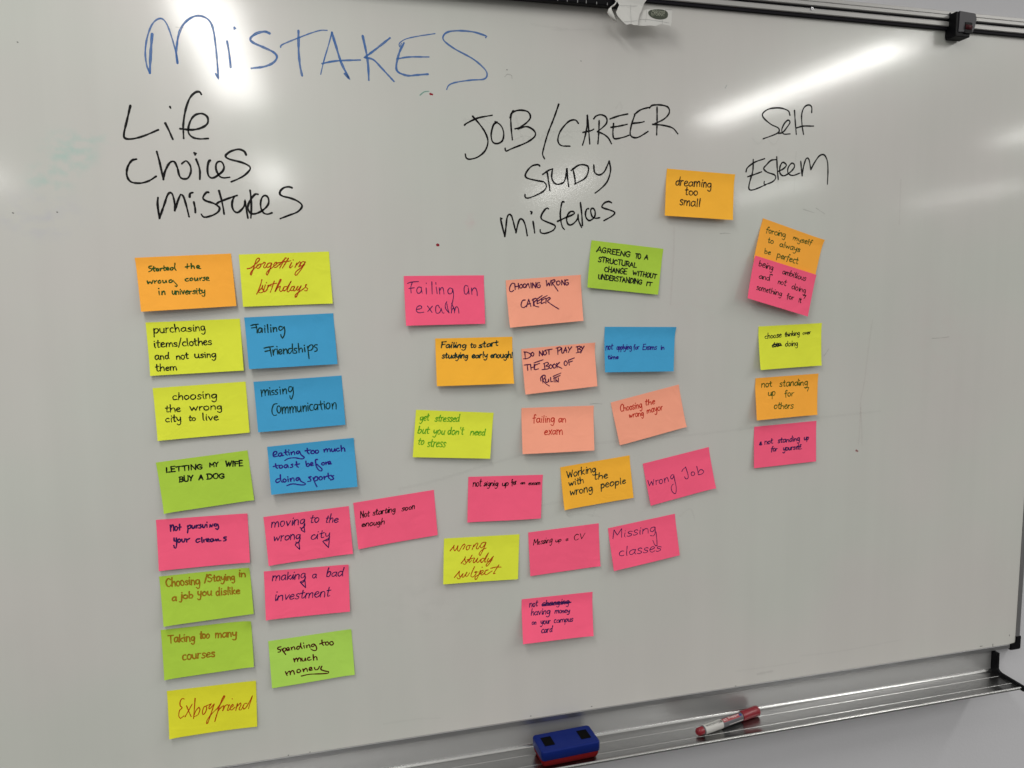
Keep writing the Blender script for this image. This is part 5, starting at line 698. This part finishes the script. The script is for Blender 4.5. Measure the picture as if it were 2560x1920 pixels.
for k in range(7, -1, -1):
    t = math.pi / 2 * k / 8; prof.append((YP - R + (R + .0018) * math.cos(t), ZF + R - (R + .0018) * math.sin(t)))
prof.append((YP + .0018, ZB - .0094))
tp_ = extrude_x('tray_profile', [(y, zt(z)) for y, z in prof], XL + .05, 1.2975, M['alu'], tray, smooth=True)
tp_.data.materials.append(M['alu_matt'])          # the upright back plate has the duller, cross-brushed finish
for p in tp_.data.polygons:
    if p.normal.y < -.95 and p.center.z + .84 > ZF + .006: p.material_index = 1
cap = [(.0075, ZB - .0100), (.0075, ZF + .004), (.003, ZF - .0045), (-.003, ZF - .0062), (-.0700, ZF - .0062), (-.0725, ZF - .002), (-.0715, ZF + .0026), (-.0690, ZF + .0040),
       (-.0180, ZF + .0062), (-.0130, ZF + .0085), (-.0105, ZF + .0125), (-.0100, ZB - .0100)]
extrude_x('end_cap', [(y, zt(z)) for y, z in cap], 1.2978, 1.3026, M['black'], tray)
extrude_x('end_cap', [(y, zt(z)) for y, z in cap], XL + .0450, XL + .0498, M['black'], tray)

# ------------------------------------------------------------------ hanging rail along the top
rail = empty('hanging_rail', (0, 0, 2.07)); tag(rail, 'aluminium paper-hanging rail with dark grooves along the top of the whiteboard', 'rail')
def ext_box(name, y0, y1, z0, z1, m, bev=0, par=rail):
    return from_bm(name, boxbm(XL + .02, 1.66, y0, y1, z0 - 2.07, z1 - 2.07, bev, 1), m, par)
ext_box('gap_shade_strip', -.0065, .0, 2.0752, 2.0795, M['rail_shade'])  # added dark strip: the gap shadow below the rail, put in as colour
extrude_x('rail_profile', [(y, z - 2.07) for y, z in [(0, 2.0797), (-.0085, 2.0797), (-.0095, 2.0807), (-.0095, 2.0865), (-.0082, 2.0880), (-.0055, 2.0886), (-.0055, 2.0896), (-.003, 2.0896),
    (-.003, 2.0932), (-.0085, 2.0932), (-.0092, 2.0940), (-.0092, 2.0985), (-.0075, 2.0993), (-.0075, 2.1000), (-.0088, 2.1006), (-.0088, 2.1056), (-.0080, 2.1064), (0, 2.1064)]], XL + .02, 1.66, M['alu_rail'], rail)
ext_box('groove_shade_fill', -.0045, -.0032, 2.0897, 2.0930, M['rail_shade'])  # dark fill that puts the slot's recess shade into the colour
ext_box('back_flange', -.0015, .0178, 2.1066, 2.1080, M['alu_rail'])
bm = bmesh.new(); bmesh.ops.create_cone(bm, cap_ends=True, segments=16, radius1=.0030, radius2=.0026, depth=.0016)
bmesh.ops.transform(bm, matrix=Matrix.Translation((.822, -.0100, 2.0838 - 2.07 + .0035)) @ Matrix.Rotation(math.radians(90), 4, 'X'), verts=bm.verts)
screw = from_bm('screw', bm, M['steel'], rail)
from_bm('screw_slot', boxbm(.8202, .8238, -.01095, -.01085, .0170, .0176), M['black'], screw)

def clamp(x0, z0, label):
    """paper clamp riding on the rail; x0,z0 = lower left of the front face"""
    r = empty('rail_clamp', (x0, -.010, z0)); tag(r, label, 'clamp', 'paper clamps on the top rail')
    # body outline in the x-z plane, thick towards the viewer, front edges chamfered
    front = [(.000, .003), (.001, .0385), (.0355, .0365), (.0385, .027), (.0350, .011), (.0300, .003)]
    n = len(front)
    v = [(x, -.016, z) for x, z in front] + [(x * 1.02 + .0005, -.010, z) for x, z in front] + [(x + .001, .0, z) for x, z in front]
    f = [tuple(range(n))] + [(k * n + i, k * n + (i + 1) % n, (k + 1) * n + (i + 1) % n, (k + 1) * n + i) for k in (0, 1) for i in range(n)] + [tuple(reversed(range(2 * n, 3 * n)))]
    o = obj('clamp_body', v, f, M['grey'], r)
    bm = bmesh.new(); bm.from_mesh(o.data); bmesh.ops.recalc_face_normals(bm, faces=bm.faces)
    bmesh.ops.bevel(bm, geom=list(bm.edges), offset=.0007, segments=2, affect='EDGES'); bm.to_mesh(o.data); bm.free()
    from_bm('side_cheek', boxbm(-.0052, -.0003, -.0150, .0085, -.0015, .0375, .001), M['black'], r)
    from_bm('jaw', boxbm(-.0048, .0265, -.0148, .0080, -.0045, .0027, .0012), M['black'], r)
    from_bm('window_frame', boxbm(.0130, .0285, -.0168, -.0161, .0010, .0200, .0005, 1), M['black'], r)
    bm = bmesh.new(); bmesh.ops.create_cone(bm, cap_ends=True, segments=20, radius1=.0048, radius2=.0048, depth=.0125)
    bmesh.ops.transform(bm, matrix=Matrix.Translation((.0205, -.0146, .0118)) @ Matrix.Rotation(math.radians(90), 4, 'Y'), verts=bm.verts)
    from_bm('roller', bm, M['red_roller'], r, smooth=True)
    bm = bmesh.new(); bmesh.ops.create_uvsphere(bm, u_segments=12, v_segments=8, radius=.0028)
    bmesh.ops.transform(bm, matrix=Matrix.Translation((-.0030, .002, .0385)), verts=bm.verts)
    from_bm('release_pin', bm, M['grey'], r, smooth=True)
    return r
clamp(1.1085, 2.0625, 'dark grey plastic paper clamp on the rail at the right')
clamp(.4630, 2.0655, 'dark paper clamp on the rail holding the torn white paper')

bar = empty('black_bar', (0, -.012, 2.07)); tag(bar, 'long black bar with pale ticks hanging from the rail left of the torn paper', 'bar')
from_bm('bar_body', boxbm(-.55, .4600, -.008, .006, -.0115, .030, .0015), M['black'], bar)
for k in range(28):
    tx = .448 - k * .0165 + random.uniform(-.002, .002)
    from_bm('tick', boxbm(tx, tx + .0011, -.0084, -.0081, -.0112, -.0112 + random.uniform(.003, .005)), M['pencil'], bar)

# ------------------------------------------------------------------ torn paper held by the clamp
paper = empty('torn_paper', (0.5, 0, 2.05)); tag(paper, 'torn piece of white paper with an oval green printed label, hanging from a rail clamp', 'paper')
def pp(x, z, y): return (x / 1000 - .5, -y / 1000, z / 1000 - 2.05)
def sheet_from(name, outline, yf, m, parent, thick=.25):
    n = len(outline)
    front = [pp(x, z, yf(x, z)) for x, z in outline]; back = [pp(x, z, yf(x, z) - thick) for x, z in outline]
    bm = bmesh.new(); bv = [bm.verts.new(p) for p in front]; bk = [bm.verts.new(p) for p in back]
    bm.faces.new(bv); bm.faces.new(list(reversed(bk)))
    for i in range(n): bm.faces.new((bv[i], bk[i], bk[(i + 1) % n], bv[(i + 1) % n]))
    bmesh.ops.triangulate(bm, faces=[f for f in bm.faces if len(f.verts) > 4])
    bm.verts.ensure_lookup_table()
    return from_bm(name, bm, m, parent)
def yl(x, z): return 31 + 1.5 * math.sin((x - 460) * .12) + max(0, (2060 - z)) * .12
def yr(x, z): return 27 + 1.0 * math.sin((x - 520) * .09) + max(0, (2052 - z)) * .10
sheet_from('paper_front', PAPER_LEFT, yl, M['paper'], paper)
sheet_from('paper_label', PAPER_RIGHT, yr, M['paper'], paper)
# torn curl: a twisted strip between two edges
A, B = PAPER_STRIP; n = len(A); vs, fs = [], []
for k in range(n):
    for j in range(5):
        t = j / 4; x = A[k][0] * (1 - t) + B[k][0] * t; z = A[k][1] * (1 - t) + B[k][1] * t
        y = 31 + 7 * math.sin(math.pi * k / (n - 1)) + 3 * math.sin(math.pi * t)
        vs.append(pp(x, z, y))
for k in range(n - 1):
    for j in range(4): q = k * 5 + j; fs.append((q, q + 1, q + 6, q + 5))
o = obj('paper_curl', vs, fs, M['paper'], paper, smooth=True)
md = o.modifiers.new('thickness', 'SOLIDIFY'); md.thickness = .0003
lab = sheet_from('oval_print', OVAL, lambda x, z: yr(x, z) + .55, M['oval'], paper, thick=.05)
def line_part(strokes, yf, m, wd=.35):
    rb = Ribbons()
    for s in strokes: rb.add(s, wd, 2.0)
    return rb.build('printed_line', lambda x, z, off: pp(x, z, yf(x, z) + off), m, paper, .3, .05)
line_part(PAPER_LINES, yl, M['pencil']); line_part(PAPER_LINES_RIGHT, yr, M['pencil'])

def text_mesh(body):
    """glyph outlines of a word as a flat mesh (own vertices), unit height"""
    cu = bpy.data.curves.new('lettering', 'FONT'); cu.body = body; cu.size = 1.0; cu.resolution_u = 2
    o = bpy.data.objects.new('lettering', cu); COL.objects.link(o)
    dg = bpy.context.evaluated_depsgraph_get(); me = bpy.data.meshes.new_from_object(o.evaluated_get(dg))
    v = [tuple(q.co) for q in me.vertices]; f = [tuple(p.vertices) for p in me.polygons]
    bpy.data.objects.remove(o); bpy.data.curves.remove(cu); bpy.data.meshes.remove(me)
    x0, x1 = min(q[0] for q in v), max(q[0] for q in v)
    return [((q[0] - x0) / (x1 - x0), q[1] / .7) for q in v], f
for (body, i0, i1) in (('Approved', 0, 1), ('by FORMAT', 2, 3)):
    tv, tf = text_mesh(body)
    (ax, az), (bx, bz) = OVAL_TEXT[i0], OVAL_TEXT[i1]
    H_ = 5.0
    vv = []
    for (s, t) in tv:
        x = ax + (bx - ax) * s; z = az + (bz - az) * s + t * H_
        vv.append(pp(x, z, yr(x, z) + 1.3))
    obj('lettering', vv, tf, M['oval_text'], lab)

# ------------------------------------------------------------------ eraser on the tray
er = empty('board_eraser', (.3695, -.0343, ZF)); er.rotation_euler = (0, 0, math.radians(2.6))
tag(er, 'blue board eraser with red felt and two black squares, lying on the pen tray', 'eraser')
def rounded_slab(w, dd, levels, rad, seg=6):
    """levels: list of (z, inset) rings of a rounded rectangle"""
    v, f = [], []; ring = 4 * (seg + 1)
    for z, ins in levels:
        r = max(rad - ins, .0008)
        for cx, cy, a0 in ((1, 1, 0), (-1, 1, 90), (-1, -1, 180), (1, -1, 270)):
            for k in range(seg + 1):
                t = math.radians(a0 + 90 * k / seg)
                v.append((cx * (w / 2 - ins - r) + r * math.cos(t), cy * (dd / 2 - ins - r) + r * math.sin(t), z))
    for i in range(len(levels) - 1):
        for k in range(ring): f.append((i * ring + k, i * ring + (k + 1) % ring, (i + 1) * ring + (k + 1) % ring, (i + 1) * ring + k))
    f.append(tuple(reversed(range(ring)))); f.append(tuple((len(levels) - 1) * ring + k for k in range(ring)))
    return v, f
v, f = rounded_slab(.104, .053, [(.0135, .001), (.0145, 0), (.0275, 0), (.0290, .0004), (.0298, .0014), (.0300, .0030)], .006)
o = obj('plastic_body', v, f, M['blue'], er, smooth=True); o.data.set_sharp_from_angle(angle=math.radians(50))
v, f = rounded_slab(.1025, .0515, [(.0002, .007), (.0020, .0035), (.0060, .0012), (.0100, .0003), (.0134, .0002)], .008)
o = obj('felt_pad', v, f, M['felt'], er, smooth=True); o.data.set_sharp_from_angle(angle=math.radians(60))
for mx in (-.0325, .0325):
    from_bm('black_square', boxbm(mx - .0090, mx + .0090, -.0115, .0135, .03005, .0306, .0002, 1), M['magnet'], er)

# ------------------------------------------------------------------ marker pen on the tray
P0 = Vector((.6120, -.0455, ZF + .0088)); P1 = Vector((.7455, -.0142, ZF + .0092))
pen = empty('marker_pen', P0); ax = (P1 - P0).normalized(); LEN = (P1 - P0).length
pen.rotation_mode = 'QUATERNION'
side = ax.cross(Vector((0, 0, 1))).normalized(); upv = side.cross(ax)
pen.rotation_quaternion = Matrix((ax, -side, upv)).transposed().to_quaternion()
tag(pen, 'red-capped whiteboard marker with grey and white printed barrel, lying on the pen tray', 'marker pen')
def lathe(name, prof, m, parent=pen, seg=36, sm=True):
    v, f = [], []
    for x, r in prof:
        for k in range(seg): t = 2 * math.pi * k / seg; v.append((x, r * math.cos(t), r * math.sin(t)))
    for i in range(len(prof) - 1):
        for k in range(seg): f.append((i * seg + k, i * seg + (k + 1) % seg, (i + 1) * seg + (k + 1) % seg, (i + 1) * seg + k))
    f.append(tuple(range(seg))); f.append(tuple(reversed([(len(prof) - 1) * seg + k for k in range(seg)])))
    o = obj(name, v, f, m, parent)
    bm = bmesh.new(); bm.from_mesh(o.data); bmesh.ops.recalc_face_normals(bm, faces=bm.faces); bm.to_mesh(o.data); bm.free()
    o.data.polygons.foreach_set('use_smooth', [True] * len(o.data.polygons)); o.data.set_sharp_from_angle(angle=math.radians(38))
    return o
RB = .0080
lathe('barrel', [(.0080, .0074), (.0092, RB), (.0980, RB), (.0985, .0072)], M['barrel'])
plug = lathe('end_plug', [(-.0032, .0040), (-.0030, .0060), (-.0020, .0068), (.0040, .0070), (.0079, .0070)], M['cap'])
lathe('plug_ring', [(-.0046, .0034), (-.0046, .0046), (-.0033, .0050), (-.0033, .0030)], M['cap'], plug)
band = lathe('white_band', [(.0100, RB + .00005), (.0101, RB + .00022), (.0505, RB + .00022), (.0506, RB + .00005)], M['white_label'])
lathe('cap', [(.0990, .0074), (.0992, .0083), (.1010, .0088), (.1300, .0090), (.1372, .0092), (.1385, .0088), (.1392, .0075)], M['cap'])
def wrap(name, x0, x1, phi0, phi1, r, m, parent, n=10):
    v, f = [], []
    for i in range(n + 1):
        t = math.radians(phi0 + (phi1 - phi0) * i / n)
        for x in (x0, x1): v.append((x, -r * math.sin(t), r * math.cos(t)))
    for i in range(n): f.append((2 * i, 2 * i + 1, 2 * i + 3, 2 * i + 2))
    return obj(name, v, f, m, parent, smooth=True)
red = wrap('red_panel', .0515, .0915, 2, 52, RB + .00012, M['red_label'], pen)
wrap('white_stripe', .0640, .0960, 96, 104, RB + .00012, M['ink_white'], pen)
wrap('blue_dot', .0900, .0958, 18, 44, RB + .00022, M['dot_blue'], pen, 6)
def wrap_text(body, xs, xe, phi, hgt, r, m, parent, name='lettering'):
    tv, tf = text_mesh(body); vv = []
    for s, t in tv:     # reads upside down for the viewer: starts at the cap end, letter tops point down
        x = xs + (xe - xs) * s; an = math.radians(phi) + t * hgt / r
        vv.append((x, -r * math.sin(an), r * math.cos(an)))
    return obj(name, vv, tf, m, parent)
wrap_text('edding 29', .0890, .0530, 12, .0042, RB + .00070, M['ink_white'], red)
wrap_text('EcoLine', .0440, .0135, 10, .0046, RB + .00075, M['ink_black'], band)
wrap('leaf_mark', .0455, .0490, 12, 40, RB + .00075, M['oval'], band, 5)
wrap_text('refillable', .0420, .0170, -22, .0016, RB + .00075, M['ink_black'], band)
